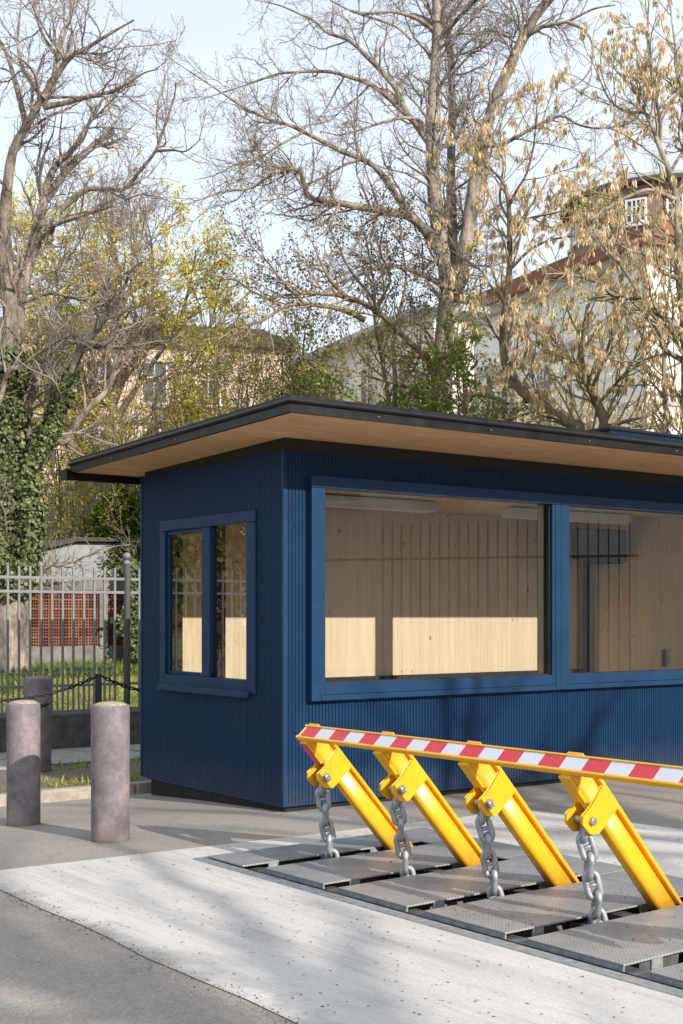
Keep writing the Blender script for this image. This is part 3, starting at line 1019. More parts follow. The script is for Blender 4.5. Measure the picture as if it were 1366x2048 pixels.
def sweep(path):
    mb = MB()
    for (a_, b_, oa, ob) in path:
        for o_, z in PROF:
            mb.v.append((a_ + oa * o_, b_ + ob * o_, zs(b_) + z))
    n_ = len(PROF)
    for i in range(len(path) - 1):
        for j in range(n_ - 1):
            mb.f.append((i * n_ + j, (i + 1) * n_ + j, (i + 1) * n_ + j + 1, i * n_ + j + 1))
    return mb


put('fascia', sweep([(RA0, RB1, -1, 0), (RA0, RB0, -1, -1)]), 'black', rf)
put('fascia', sweep([(RA0, RB0, -1, -1), (RA1, RB0, 1, -1)]), 'black', rf)
put('fascia', sweep([(RA1, RB0, 1, -1), (RA1, RB1, 1, 0)]), 'black', rf)
zr = zs(RB1)
put('fascia', MB().box(RA0, RA1, RB1 + 0.001, RB1 + 0.012, zr - 0.07, zr + 0.09), 'black', rf)
put('gutter', MB().prism([(RB1 + 0.014, zr - 0.075), (RB1 + 0.13, zr - 0.06), (RB1 + 0.165, zr + 0.02), (RB1 + 0.15, zr + 0.02), (RB1 + 0.12, zr - 0.045), (RB1 + 0.03, zr - 0.055),
                          (RB1 + 0.03, zr + 0.03), (RB1 + 0.014, zr + 0.03)], 0, RA0 - 0.03, RA1), 'black', rf)
put('gutter_end', MB().prism([(RB1 + 0.002, zr - 0.085), (RB1 + 0.135, zr - 0.07), (RB1 + 0.175, zr + 0.03), (RB1 + 0.002, zr + 0.035)], 0, RA0 - 0.036, RA0 - 0.031), 'black', rf)
scf = MB().lathe([(0.006, 0), (0.006, 0.003), (0.0001, 0.004)], 7).mesh('fascia_screw', 'pin', True)
for k in range(9):
    link('fascia_screw', scf, rf, (0.2 + 1.15 * k, RB0 - 0.0042, zs(RB0) + 0.028), rot=(R(90), 0, 0))
for k in range(3):
    b_ = RB0 + 0.5 + 1.2 * k
    link('fascia_screw', scf, rf, (RA0 - 0.0042, b_, zs(b_) + 0.028), rot=(0, R(-90), 0))

# plant box on the roof, clad in the same sheet
bx0, bx1, by0, by1, bz1 = 5.02, 8.6, 1.05, 2.05, 3.66
pbx = put('roof_housing', MB().box(bx0 + 0.012, bx1, by0 + 0.012, by1, 3.0, bz1 - 0.001), 'blue', booth)
c1 = corr(0, bx1 - bx0, 3.02, bz1, 'R')
c1.v = [(x + bx0, y + by0 + 0.01, z) for x, y, z in c1.v]
put('cladding_panel', c1, 'blue', pbx)
c2 = corr(0, by1 - by0, 3.02, bz1, 'L')
c2.v = [(x + bx0 + 0.01, y + by0, z) for x, y, z in c2.v]
put('cladding_panel', c2, 'blue', pbx)
put('housing_cap', MB().box(bx0 - 0.012, bx1, by0 - 0.014, by1, bz1 + 0.0005, bz1 + 0.035), 'black', pbx, bevel=0.004)


# things inside the booth ---------------------------------------------
def inside(a, b, z):
    return W(a, b, z)


for k, (x0, x1, lab) in enumerate(((0.75, 2.60, 'white strip ceiling lamp behind the large front pane next to the corner'),
                                   (3.62, 5.45, 'white strip ceiling lamp beyond the mullion, above the black screen'))):
    t = thing('ceiling_lamp', lab, 'ceiling lamp', inside((x0 + x1) / 2, 1.22, 2.64), TH, 'strip ceiling lamps in the booth')
    h = (x1 - x0) / 2
    put('lamp_housing', MB().box(-h, h, -0.09, 0.09, 0.015, 0.10), 'white', t, bevel=0.006)
    put('diffuser', MB().box(-h + 0.01, h - 0.01, -0.082, 0.082, 0.0, 0.0145), 'white', t)
t = thing('screen_stand', 'black flat screen on a slender black post inside the booth', 'screen', inside(5.87, 2.20, 0.14), TH)
put('post', MB().box(-0.035, 0.035, -0.03, 0.03, 0.0, 2.15), 'black', t, bevel=0.004)
put('base_plate', MB().box(-0.05, 0.05, -0.12, 0.10, 0.0, 0.012), 'black', t)
sc = put('screen', MB().box(-0.85, 0.02, -0.62, -0.56, 2.10, 2.47), 'black', t, bevel=0.008)
put('screen_face', MB().box(-0.82, -0.01, -0.623, -0.6205, 2.13, 2.44), 'pane', sc)
put('bracket_arm', MB().box(-0.03, 0.03, -0.559, -0.031, 2.08, 2.14), 'black', t)

# ------------------------------------------------------------------ the rising barrier
ORG = np.array([-0.23, 0.0])
TT, NN = np.array([-0.67, 0.742]) / np.hypot(0.67, 0.742), np.array([0.742, 0.67]) / np.hypot(0.67, 0.742)


def tn(t_, n_):
    p_ = ORG + TT * t_ + NN * n_
    return (p_[0], p_[1])


barrier = thing('road_barrier', 'yellow hydraulic road barrier with red and white striped beam and slanting posts', 'barrier', OB, THB)
BK = [-1.85 - 0.75 * k for k in range(6)]
POSTS = BK[:4] + BK[5:]


def sect(outline, t0, t1, bk):
    """extrude a cross-section outline [(n, b)] along the post's axis"""
    mb = MB()
    n_ = len(outline)
    for t_ in (t0, t1):
        for q, b_ in outline:
            a_, z_ = tn(t_, q)
            mb.v.append((a_, bk + b_, z_))
    mb.f = [tuple(range(n_ - 1, -1, -1)), tuple(range(n_, 2 * n_))] + [(i, (i + 1) % n_, n_ + (i + 1) % n_, n_ + i) for i in range(n_)]
    return mb


def rrect(n0, n1, b0, b1, r, k=4):
    o_ = []
    for cx_, cy_, s_ in ((n1 - r, b1 - r, 0), (n0 + r, b1 - r, 90), (n0 + r, b0 + r, 180), (n1 - r, b0 + r, 270)):
        for i in range(k + 1):
            t_ = R(s_ + 90 * i / k)
            o_.append((cx_ + r * math.cos(t_), cy_ + r * math.sin(t_)))
    return o_


EAR = [(0.952, 0.0225), (0.943, -0.05), (0.937, -0.10), (0.940, -0.14), (0.946, -0.183), (0.917, -0.211), (0.843, -0.206), (0.797, -0.160), (0.792, -0.103), (0.787, 0.0225)]
for k, bk in enumerate(POSTS):
    po = put('post', sect(rrect(-0.097, 0.0245, -0.045, 0.045, 0.032, 7), -0.40, 1.148, bk), 'yellow', barrier, smooth=False, bevel=0.0)
    for pl_ in po.data.polygons:
        pl_.use_smooth = len(pl_.vertices) == 4
    fl = put('flange', sect([(0.0315, -0.054), (0.0315, 0.054), (0.054, 0.054), (0.054, -0.054)], -0.34, 1.130, bk), 'yellow', po, bevel=0.004)
    put('flange_weld', sect([(0.0235, -0.022), (0.0235, 0.043), (0.032, 0.043), (0.032, -0.022)], -0.34, 1.12, bk), 'yellow', po)
    put('gusset', sect([(-0.112, -0.036), (-0.112, 0.036), (-0.095, 0.040), (-0.095, -0.040)], 0.96, 1.148, bk), 'yellow', po, bevel=0.003)
    for sgn in (-1, 1):
        mb = MB()
        vs = []
        for b_ in (0.0465, 0.0625):
            for t_, n_ in EAR:
                a_, z_ = tn(t_, n_)
                vs.append((a_, bk + sgn * b_, z_))
        m_ = len(EAR)
        mb.add(vs, [tuple(range(m_)), tuple(range(2 * m_ - 1, m_ - 1, -1))] + [(i, (i + 1) % m_, m_ + (i + 1) % m_, m_ + i) for i in range(m_)])
        put('chain_bracket', mb, 'yellow', po, bevel=0.004)
    put('bracket_strap', sect([(0.0225, -0.062), (0.0225, 0.062), (0.0318, 0.062), (0.0318, -0.062)], 0.789, 0.950, bk), 'yellow', po)
    pa, pz = tn(0.883, -0.156)
    put('pin', MB().tube([(pa, bk - 0.084, pz), (pa, bk + 0.08, pz)], 0.021, 14), 'pin', po, bevel=0.003)
    if k < 3:
        put('washer', MB().tube([(pa, bk - 0.0650, pz), (pa, bk - 0.0695, pz)], 0.032, 16), 'pin', po)
        put('split_pin', MB().tube([(pa - 0.03, bk - 0.078, pz + 0.018), (pa + 0.004, bk - 0.078, pz + 0.002), (pa + 0.034, bk - 0.08, pz - 0.014)], 0.003, 5), 'pin', po)
    if k == 0:
        put('red_strip', sect([(-0.0998, -0.026), (-0.0998, 0.03), (-0.0975, 0.03), (-0.0975, -0.026)], 0.90, 0.957, bk), 'red_foil', po)
        put('red_strip', sect([(-0.1142, -0.034), (-0.1142, 0.034), (-0.1122, 0.034), (-0.1122, -0.034)], 0.962, 1.147, bk), 'red_foil', po)
b_end, b_far = -1.785, -6.3
beam = MB()
prof = [(1.149, -0.092), (1.176, -0.092), (1.180, -0.088), (1.180, -0.076), (1.172, -0.075), (1.172, 0.012), (1.180, 0.013), (1.180, 0.022), (1.176, 0.026), (1.149, 0.026)]
pv = [tn(*p_) for p_ in prof]
beam.prism([(p_[0], p_[1]) for p_ in pv], 1, b_far, b_end)
bm = put('beam', beam, 'yellow', barrier, bevel=0.002)
bb = b_end - 0.022
red = True
k = 0
while bb > b_far + 0.2:
    w_ = 0.150
    sk = 0.018
    q0, q1 = -0.074, 0.011
    vs = []
    for t_ in (1.1722, 1.1734):
        for n_, b_ in ((q0, bb - 0.0), (q0, bb - w_ + 0.0008), (q1, bb - w_ + 0.0008 - sk * 0), (q1, bb - 0.0)):
            a_, z_ = tn(t_, n_)
            vs.append((a_, b_ + (sk if n_ == q0 else 0.0) * 0 - (sk if n_ == q1 and k > 0 else 0.0) * 0, z_))
    put('reflective_patch', MB().add(vs, [(0, 1, 2, 3), (7, 6, 5, 4), (0, 4, 5, 1), (1, 5, 6, 2), (2, 6, 7, 3), (3, 7, 4, 0)]), 'red_foil' if red else 'white_foil', bm)
    red = not red
    bb -= w_
    k += 1
for bk in POSTS:
    put('end_tab', sect([(0.027, -0.056), (0.027, 0.056), (0.041, 0.050), (0.041, -0.050)], 1.150, 1.178, bk), 'yellow', bm, bevel=0.003)

# chains: stud links, alternate links turned a quarter
LK, LW, LR = 0.172, 0.098, 0.0178
path = []
hs, rr = LK / 2 - LW / 2, LW / 2 - LR
for i in range(9):
    t_ = math.pi * i / 8
    path.append((rr * math.cos(t_), 0, hs + rr * math.sin(t_)))
for i in range(9):
    t_ = math.pi + math.pi * i / 8
    path.append((rr * math.cos(t_), 0, -hs + rr * math.sin(t_)))
lm = MB().tube(path, LR, 10, closed=True)
lm.tube([(-rr, 0, 0), (0, 0, 0), (rr, 0, 0)], [0.0135, 0.0115, 0.0135], 8)
link_me = lm.mesh('chain_link', 'galv', True)
CLAB = ['galvanised stud link chain hanging from the barrier post next to the booth corner',
        'galvanised stud link chain on the second barrier post from the booth corner',
        'galvanised stud link chain on the third barrier post from the booth corner',
        'galvanised stud link chain on the large nearest barrier post in view']
for k, bk in enumerate(BK[:4]):
    pa, pz = tn(0.883, -0.156)
    ch = thing('chain', CLAB[k], 'chain', WB(pa, bk, pz), THB, 'heavy chains on the road barrier')
    ea, ez = 0.128 + 0.014 * k, -0.64
    ang = math.atan2(ea, -ez)
    pitch = LK - 4 * LR + 0.004
    n_l = 7
    for i in range(n_l):
        s_ = 0.045 + pitch * i
        bow = 0.015 * math.sin(math.pi * i / n_l)
        x_, z_ = s_ * math.sin(ang) - bow, -s_ * math.cos(ang)
        o = link('chain_link', link_me, ch, (x_, 0.004 * math.sin(i * 2.2 + k), z_),
                 rot=(0, -ang + 0.05 * math.sin(i * 1.9 + k), R(52 - 90 * (i % 2)) + 0.12 * math.sin(i * 2.7 + k)))

# steel cover plates between the posts
PLAB = ['steel checker plate at the booth end of the barrier pit, beside the pale slab', 'steel checker plate between first and second barrier posts',
        'steel checker plate between second and third barrier posts', 'steel checker plate between third and fourth barrier posts',
        'steel checker plate beside the nearest barrier post, with yellow reflection', 'steel checker plate at the cut off lower right edge of the pit',
        'steel checker plate far out along the barrier pit']
edges = [PIT[3] + 0.0] + BK + [-6.52]
for k in range(len(edges) - 1):
    y1 = edges[k] - (0.075 if k else 0.0)
    y0 = edges[k + 1] + 0.068
    w_, a0, a1 = y1 - y0, -1.43, -0.02
    if k == 0:
        a0 = -1.50
    tilt = 0.004 * math.sin(k * 2.7)
    t = thing('cover_plate', PLAB[k], 'steel plate', WB(a0, y0, 0.018), THB, 'steel plates over the barrier pit')
    put('plate_top', MB().box(0, 0.92, 0, w_, 0.0, 0.011), 'checker', t, bevel=0.002)
    put('plate_top', MB().box(0.923, a1 - a0, 0, w_, 0.0, 0.011 - 0.001 * (k % 2)), 'checker', t, bevel=0.002)
    if k:
        put('plate_lip', MB().box(0.001, 0.012, 0.002, w_ - 0.002, -0.024, -0.0005), 'galv', t)
    for q in range(3):
        put('stiffener', MB().box(0.2 + 0.42 * q, 0.28 + 0.42 * q, 0.002, 0.012, -0.11, -0.0005), 'galv', t)
    rear = thing('rear_plate', ['rear checker plate behind the first barrier post', 'rear checker plate behind the second barrier post',
                                'rear checker plate behind the third barrier post', 'rear checker plate behind the fourth barrier post',
                                'rear checker plate beyond the nearest barrier post', 'rear checker plate outside the right edge of the picture', 'last rear checker plate at the far end of the barrier pit'][k],
                 'steel plate', WB(a1 + 0.003, edges[k + 1] + 0.0, 0.018), THB, 'rear plates of the barrier pit')
    wr = edges[k] - edges[k + 1]
    put('plate_top', MB().box(0.0, PIT[1] - a1 + 0.03, 0.002, wr - 0.002, 0.0, 0.011), 'checker', rear, bevel=0.002)
# slot for each post in the rear plates is left open by starting them behind the post

# ------------------------------------------------------------------ bollards
bol = [((-1.65, 9.28), 0.0, 0.137, 0.965, 'weathered lilac grey concrete bollard standing alone nearest the booth corner'),
       ((-2.50, 10.22), -0.05, 0.130, 0.965, 'lilac grey concrete bollard with the dark shadow of its neighbour on its foot'),
       ((-3.22, 13.78), -0.045, 0.143, 0.985, 'grey concrete bollard on the pavement behind the hanging chain')]
for (x, y), z0, r_, h_, lab in bol:
    t = thing('bollard', lab, 'bollard', (x, y, z0), 0.3 * x, 'concrete bollards by the booth')
    prof = [(r_ * 1.005, -0.06), (r_ * 1.005, 0.02), (r_, 0.04), (r_ * 0.998, h_ * 0.5), (r_ * 1.003, h_ - 0.012), (r_ - 0.004, h_), (r_ - 0.012, h_ + 0.001), (r_ - 0.014, h_ - 0.02)]
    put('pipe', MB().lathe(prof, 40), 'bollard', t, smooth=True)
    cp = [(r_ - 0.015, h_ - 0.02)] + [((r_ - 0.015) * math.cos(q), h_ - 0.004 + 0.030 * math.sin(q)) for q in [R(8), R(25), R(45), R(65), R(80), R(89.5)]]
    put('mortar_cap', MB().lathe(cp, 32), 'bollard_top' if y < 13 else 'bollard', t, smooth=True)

# black chain post and its small chains
cpx = at(197, 1392, 13.25)
t = thing('chain_post', 'slim black square post carrying a drooping chain', 'post', (cpx[0], cpx[1], -0.045), TH - 0.4)
put('shaft', MB().box(-0.032, 0.032, -0.032, 0.032, 0, 1.045), 'iron', t, bevel=0.003)
put('shaft_cap', MB().box(-0.035, 0.035, -0.035, 0.035, 1.046, 1.056), 'iron', t, bevel=0.003)
sm = MB()
pp = []
for i in range(12):
    q = 2 * math.pi * i / 12
    pp.append((0.016 * math.cos(q), 0, 0.036 * math.sin(q) if abs(math.sin(q)) < 2 else 0))
sm.tube(pp, 0.0068, 6, closed=True)
small_link = sm.mesh('chain_link', 'iron', True)


def small_chain(lab, p0, p1, sag):
    p0, p1 = np.array(p0), np.array(p1)
    L = np.linalg.norm(p1 - p0)
    t = thing('small_chain', lab, 'chain', tuple(p0), 0, 'black chains between posts')
    n_ = int(L / 0.048)
    for i in range(n_ + 1):
        s_ = (i + 0.5) / (n_ + 1)
        q = p0 + (p1 - p0) * s_ - np.array([0, 0, sag * 4 * s_ * (1 - s_)])
        d_ = (p1 - p0) / L - np.array([0, 0, sag * 4 * (1 - 2 * s_) / L])
        qt = Vector(d_).to_track_quat('Z', 'Y').to_euler()
        mrot = Vector(d_).to_track_quat('Z', 'Y') @ Matrix.Rotation(R(90) * (i % 2) + 0.5, 3, 'Z').to_quaternion()
        link('chain_link', small_link, t, tuple(q - p0), rot=mrot.to_euler())


small_chain('black chain drooping from the slim post past the rear bollard', at(191, 1354, 13.22), at(-14, 1401, 12.6), 0.06)
small_chain('black chain running from the slim post to the booth', at(203, 1352, 13.22), at(330, 1383, 13.6), 0.05)
small_chain('short loose end of chain on the side of the rear bollard', at(97, 1408, 13.67), at(80, 1412, 13.5), 0.004)

# ------------------------------------------------------------------ railing fence on its stone plinth
FB = 6.2
fence = thing('railing_fence', 'grey steel railing fence with tall bars, curled short bars and a ball topped post', 'fence', W(1.716, FB, 0), TH)
tall = MB().box(-0.0125, 0.0125, -0.0125, 0.0125, 0.405, 2.208).mesh('tall_bar', 'fence')
sb = MB().box(-0.0095, 0.0095, -0.0095, 0.0095, 0.405, 0.885)
sb.lathe([(0.012, 0.885), (0.022, 0.90), (0.010, 0.92), (0.026, 0.945), (0.028, 0.958), (0.012, 0.985), (0.004, 1.0)], 8)
for s_ in (1, -1):
    sb.tube([(0.0, 0, 0.90), (0.02 * s_, 0, 0.915), (0.022 * s_, 0, 0.935), (0.008 * s_, 0, 0.95)], 0.006, 5)
short = sb.mesh('short_bar', 'fence')
pm = MB().lathe([(0.043, 0.30), (0.043, 2.26), (0.047, 2.262), (0.047, 2.285), (0.030, 2.295), (0.026, 2.315)], 20)
pm.lathe([(0.001, 2.31)] + [(0.049 * math.cos(R(q)), 2.362 + 0.049 * math.sin(R(q))) for q in range(-75, 90, 15)] + [(0.001, 2.411)], 20)
post_me = pm.mesh('post', 'fence', True)
NB = 13
for j in range(-5, 2):
    x0 = j * 1.9
    link('post', post_me, fence, (x0, 0, 0))
    for z0, z1, w_ in ((2.052, 2.086, 0.018), (1.882, 1.916, 0.018), (0.722, 0.756, 0.016), (0.408, 0.436, 0.016)):
        put('rail', MB().box(x0 + 0.044, x0 + 1.856, -w_, w_, z0, z1), 'fence', fence)
    for i in range(12):
        xb = x0 + 0.172 + i * 0.1415
        link('tall_bar', tall, fence, (xb, 0, 0))
        if i < 11:
            link('short_bar', short, fence, (xb + 0.0707, 0, 0))
pw = thing('plinth_wall', 'low dark weathered stone plinth under the railing fence', 'wall', W(0, FB, 0), TH)
for j in range(9):
    x0 = -10 + 1.75 * j
    put('plinth_block', MB().box(x0, x0 + 1.742, -0.14 - 0.004 * (j % 2), 0.15, -0.2, 0.395 + 0.006 * math.sin(j * 2)), 'old_stone' if j != 7 else 'old_concrete', pw, bevel=0.012)

# ------------------------------------------------------------------ brick lattice wall and the grey shed behind it
BW = 13.6
bwall = thing('lattice_wall', 'garden wall of red hollow bricks between grey concrete posts', 'wall', W(0, BW, 0), TH)
put('concrete_base', MB().box(3.30, 6.3, 0.0, 0.22, 0.3, 1.035), 'old_concrete', bwall, bevel=0.01)
for x0, x1 in ((3.30, 3.475), (4.86, 5.04)):
    put('concrete_post', MB().box(x0, x1, -0.03, 0.20, 1.036, 2.085), 'old_concrete', bwall, bevel=0.01)
put('coping', MB().prism([(3.25, 2.088), (6.3, 2.088), (6.3, 2.30), (4.6, 2.26), (3.25, 2.17)], 1, -0.05, 0.28), 'old_concrete', bwall, bevel=0.01)
BWD, BHT = 0.1965, 0.1690
hb_ = MB()
t_ = 0.014
hb_.box(0.002, BWD - 0.003, 0.12, 0.16, 0.002, BHT - 0.003)
nx, nzr = 4, 3
for i in range(nx + 1):
    xc = t_ / 2 + (BWD - t_) * i / nx
    hb_.box(xc - t_ / 2, xc + t_ / 2, 0.0, 0.119, 0, BHT)
for i in range(nzr + 1):
    zc = t_ / 2 + (BHT - t_) * i / nzr
    hb_.box(0.001, BWD - 0.001, 0.002, 0.118, zc - t_ / 2, zc + t_ / 2)
brick = hb_.mesh('brick', 'brick')
for i in range(7):
    for j in range(6):
        link('brick', brick, bwall, (3.478 + i * (BWD + 0.0005), 0.03 + 0.004 * math.sin(i * 3 + j * 5), 1.038 + j * 0.1745))
for i in range(4):
    for j in range(6):
        link('brick', brick, bwall, (5.043 + i * (BWD + 0.0005), 0.03 + 0.004 * math.sin(i * 2 + j * 7), 1.038 + j * 0.1745))
shed = thing('shed', 'small pale grey rendered shed with dark sloping roof edge behind the brick lattice wall', 'shed', W(4.25, 15.5, 0.5), TH)
put('wall', MB().prism([(0.0, 0.0), (2.6, 0.0), (2.6, 2.62), (1.0, 2.58), (0.0, 2.33)], 1, 0, 1.6), 'grey_render', shed)
put('roof', MB().prism([(-0.12, 2.32), (1.0, 2.60), (2.7, 2.64), (2.7, 2.72), (1.0, 2.68), (-0.12, 2.40)], 1, -0.15, 1.75), 'dark_board', shed)


# ------------------------------------------------------------------ far buildings
def house(name, label, org, rz, mat, wins, L, Dp, H, cat='building', eave=0.5):
    t = thing(name, label, cat, org, rz)
    put('wall', MB().box(0, L, 0, Dp, -0.5, H), mat, t)
    for (face, x, z, w_, h_) in wins:
        window(t, face, x, z, w_, h_, Dp)
    return t


def window(t, face, x, z, w_, h_, Dp=0, y=0.0):
    """face 'f': on the y=0 side, 's': on the x=0 side"""
    fr = MB()
    q = 0.07

    def bx(mb, x0, x1, d0, d1, z0, z1):
        return mb.box(x0, x1, d0, d1, z0, z1) if face == 'f' else mb.box(d0, d1, x0, x1, z0, z1)
    for x0, x1, z0, z1 in ((x, x + q, z, z + h_), (x + w_ - q, x + w_, z, z + h_), (x + q, x + w_ - q, z, z + q), (x + q, x + w_ - q, z + h_ - q, z + h_),
                           (x + w_ / 2 - 0.03, x + w_ / 2 + 0.03, z + q, z + h_ - q), (x + q, x + w_ - q, z + h_ * 0.62, z + h_ * 0.62 + 0.05)):
        bx(fr, x0, x1, y - 0.05, y + 0.02, z0, z1)
    w = put('window', fr, 'win_white', t)
    pn = MB()
    bx(pn, x + 0.02, x + w_ - 0.02, y - 0.02, y - 0.004, z + 0.02, z + h_ - 0.02)
    put('pane', pn, 'pane', w)
    sl_ = MB()
    bx(sl_, x - 0.12, x + w_ + 0.12, y - 0.16, y + 0.01, z - 0.12, z - 0.005)
    put('sill', sl_, 'stone_trim', w)


# the pinkish apartment house on the left
AP = at(-120, 1232, 50)
wins = [('f', 1.2 + 2.15 * i, z, 1.05, 1.7) for z in (0.9, 4.2, 7.3, 10.0) for i in range(6) if not (z > 9 and i > 4)]
apart = house('apartment_house', 'pale pink apartment house half hidden behind the yellow flowering maple', (AP[0], AP[1], 0), R(12), 'pink_wall', wins, 13.5, 9, 12.4)
put('cornice', MB().box(-0.35, 13.85, -0.45, 9.3, 12.41, 12.75), 'eave_dark', apart)
put('string_course', MB().box(-0.1, 13.6, -0.16, 9.1, 9.25, 9.5), 'stone_trim', apart)
put('string_course', MB().box(-0.1, 13.6, -0.14, 9.1, 6.4, 6.6), 'stone_trim', apart)
put('balcony', MB().box(8.6, 11.6, -1.1, -0.001, 9.6, 9.85), 'eave_dark', apart)
put('balcony', MB().box(3.4, 5.6, -1.0, -0.001, 9.0, 9.2), 'eave_dark', apart)
put('roof', MB().prism([(-0.3, 12.76), (13.8, 12.76), (12.6, 13.3), (0.9, 13.3)], 1, 0.4, 8.6), 'eave_dark', apart)

# the white villa with red tile roof on the right; its long side lies in the shade
e1 = np.array([-0.44, 0.898, 0])
KC = at(1293, 1232, 52)
KC[2] = 0
vz = math.atan2(0.44, 0.898)           # local x along (0.898, 0.44), local y along e1
villa = thing('white_villa', 'large white villa with red tiled hip roof behind the budding chestnut', 'building', KC, vz)
VL, VD, VH = 14.0, 34.0, 15.9
put('wall', MB().box(0, VL, 0, VD, -0.5, VH), 'white_wall', villa)
put('cornice', MB().box(-0.45, VL + 0.4, -0.45, VD + 0.4, VH + 0.001, VH + 0.4), 'stone_trim', villa)
put('string_course', MB().box(-0.16, VL, -0.16, VD, 13.2, 13.5), 'stone_trim', villa)
put('string_course', MB().box(-0.10, VL, -0.10, VD, 10.1, 10.3), 'stone_trim', villa)
rz0 = VH + 0.401
hip = MB().add([(-0.7, -0.7, rz0), (VL + 0.6, -0.7, rz0), (VL + 0.6, VD + 0.6, rz0), (-0.7, VD + 0.6, rz0), (VL / 2, 7, rz0 + 4.2), (VL / 2, VD - 7, rz0 + 4.2)],
               [(0, 1, 4), (1, 2, 5, 4), (2, 3, 5), (3, 0, 4, 5), (3, 2, 1, 0)])
rv = put('roof', hip, 'roof_tile', villa)
# tile courses as raised ribs over both visible slopes
rb = MB()
for k in range(14):
    s_ = k / 14
    x0, z0 = -0.7 + (VL / 2 + 0.7) * s_, rz0 + 4.2 * s_
    y0, y1 = -0.7 + 7.7 * s_, VD + 0.6 - 7.6 * s_
    rb.box(x0 - 0.05, x0 + 0.06, y0, y1, z0 - 0.02, z0 + 0.07)
    xe = VL + 0.6 - (VL / 2 + 0.6) * s_
    rb.box(x0, xe, y0 - 0.05, y0 + 0.06, z0 - 0.02, z0 + 0.07)
tag(put('tile_course', rb, 'roof_tile', rv), kind='stuff')
put('ridge_tile', MB().tube([(-0.7, -0.7, rz0 + 0.02), (VL / 2, 7, rz0 + 4.24)], 0.16, 8), 'roof_tile', rv)
put('ridge_tile', MB().tube([(VL + 0.6, -0.7, rz0 + 0.02), (VL / 2, 7, rz0 + 4.24)], 0.16, 8), 'roof_tile', rv)
for y_ in (6.5, 9.3, 16.6, 19.2, 23.0):
    for z_ in (1.5, 6.4, 10.9):
        window(villa, 's', y_, z_, 1.15, 2.0)
for x_ in (2.2, 5.6, 9.0):
    for z_ in (1.5, 6.4, 10.9):
        window(villa, 'f', x_, z_, 1.25, 2.0)
bay = put('bay', MB().box(-1.6, -0.001, 12.0, 15.2, -0.5, 11.2), 'white_wall', villa)
put('bay_cornice', MB().box(-1.85, -0.001, 11.8, 15.4, 11.201, 11.6), 'stone_trim', bay)
put('downpipe', MB().tube([(-0.12, 11.5, 0), (-0.12, 11.5, 13.1)], 0.09, 8), 'eave_dark', villa)

# brick drum tower with zinc cap
TCn = at(1330, 1232, 64)
tower = thing('round_tower', 'round brown brick tower with white lattice windows and shallow zinc cap', 'tower', (TCn[0], TCn[1], 0), 0)
TR = 4.55
ztop = 1.6 + (1232 - 356) / 2600 * 59
put('drum', MB().lathe([(TR, 0), (TR, ztop - 0.5), (TR + 0.12, ztop - 0.48), (TR + 0.12, ztop - 0.36), (TR + 0.02, ztop - 0.33), (TR + 0.02, ztop)], 72), 'brown_brick', tower)
put('eave', MB().lathe([(TR + 0.02, ztop + 0.001), (TR + 0.55, ztop + 0.02), (TR + 0.55, ztop + 0.22), (TR + 0.3, ztop + 0.25)], 72), 'eave_dark', tower)
put('cap', MB().lathe([(TR + 0.5, ztop + 0.23), (TR - 0.6, ztop + 0.75), (TR - 2.5, ztop + 1.2), (0.01, ztop + 1.5)], 72), 'zinc', tower)
for q in range(-7, 8):
    an = R(-90 + 23.5 * q - 7)
    t2 = bpy.data.objects.new('lattice_window', None)
    fr = MB()
    w_, z0, z1 = 0.50, ztop - 1.75, ztop - 0.6
    for x0, x1, za, zb in [(-w_, -w_ + 0.09, z0, z1), (w_ - 0.09, w_, z0, z1), (-w_ + 0.09, w_ - 0.09, z0, z0 + 0.11), (-w_ + 0.09, w_ - 0.09, z1 - 0.09, z1)] + \
            [(x - 0.03, x + 0.03, z0 + 0.11, z1 - 0.09) for x in (-0.18, 0.02, 0.22)] + [(-w_ + 0.09, w_ - 0.09, z - 0.025, z + 0.025) for z in (z0 + 0.42, z0 + 0.76)]:
        fr.box(x0, x1, -0.10, 0.05, za, zb)
    bpy.data.objects.remove(t2)
    wo = put('lattice_window', fr, 'win_white', tower, (math.cos(an) * (TR - 0.02), math.sin(an) * (TR - 0.02), 0), an + R(90))
    put('pane', MB().box(-w_ + 0.02, w_ - 0.02, -0.045, -0.03, z0 + 0.03, z1 - 0.03), 'pane', wo)
    put('sill', MB().box(-w_ - 0.1, w_ + 0.1, -0.2, 0.0, z0 - 0.14, z0 - 0.002), 'win_white', wo)

# lower wing between them, set against the light
KW = at(868, 1232, 47)
KW[2] = 0
wing = thing('white_wing', 'lower pale house with dark roof edge seen behind the leafy shrubs in the middle', 'building', KW, vz)
put('wall', MB().box(0, 1.7, 0, 26, -0.5, 12.6), 'white_wall', wing)
put('roof', MB().prism([(-0.6, 12.61), (2.0, 12.61), (2.0, 12.85), (1.2, 12.85), (-0.6, 12.8)], 1, -0.6, 26.6), 'zinc', wing)
put('string_course', MB().box(-0.12, 1.6, -0.12, 26, 9.2, 9.4), 'stone_trim', wing)
for y_ in (1.4, 4.6, 8.0, 11.5, 15.2, 19.0):
    for z_ in (1.6, 5.4, 9.6):
        window(wing, 's', y_, z_, 1.2, 1.9)

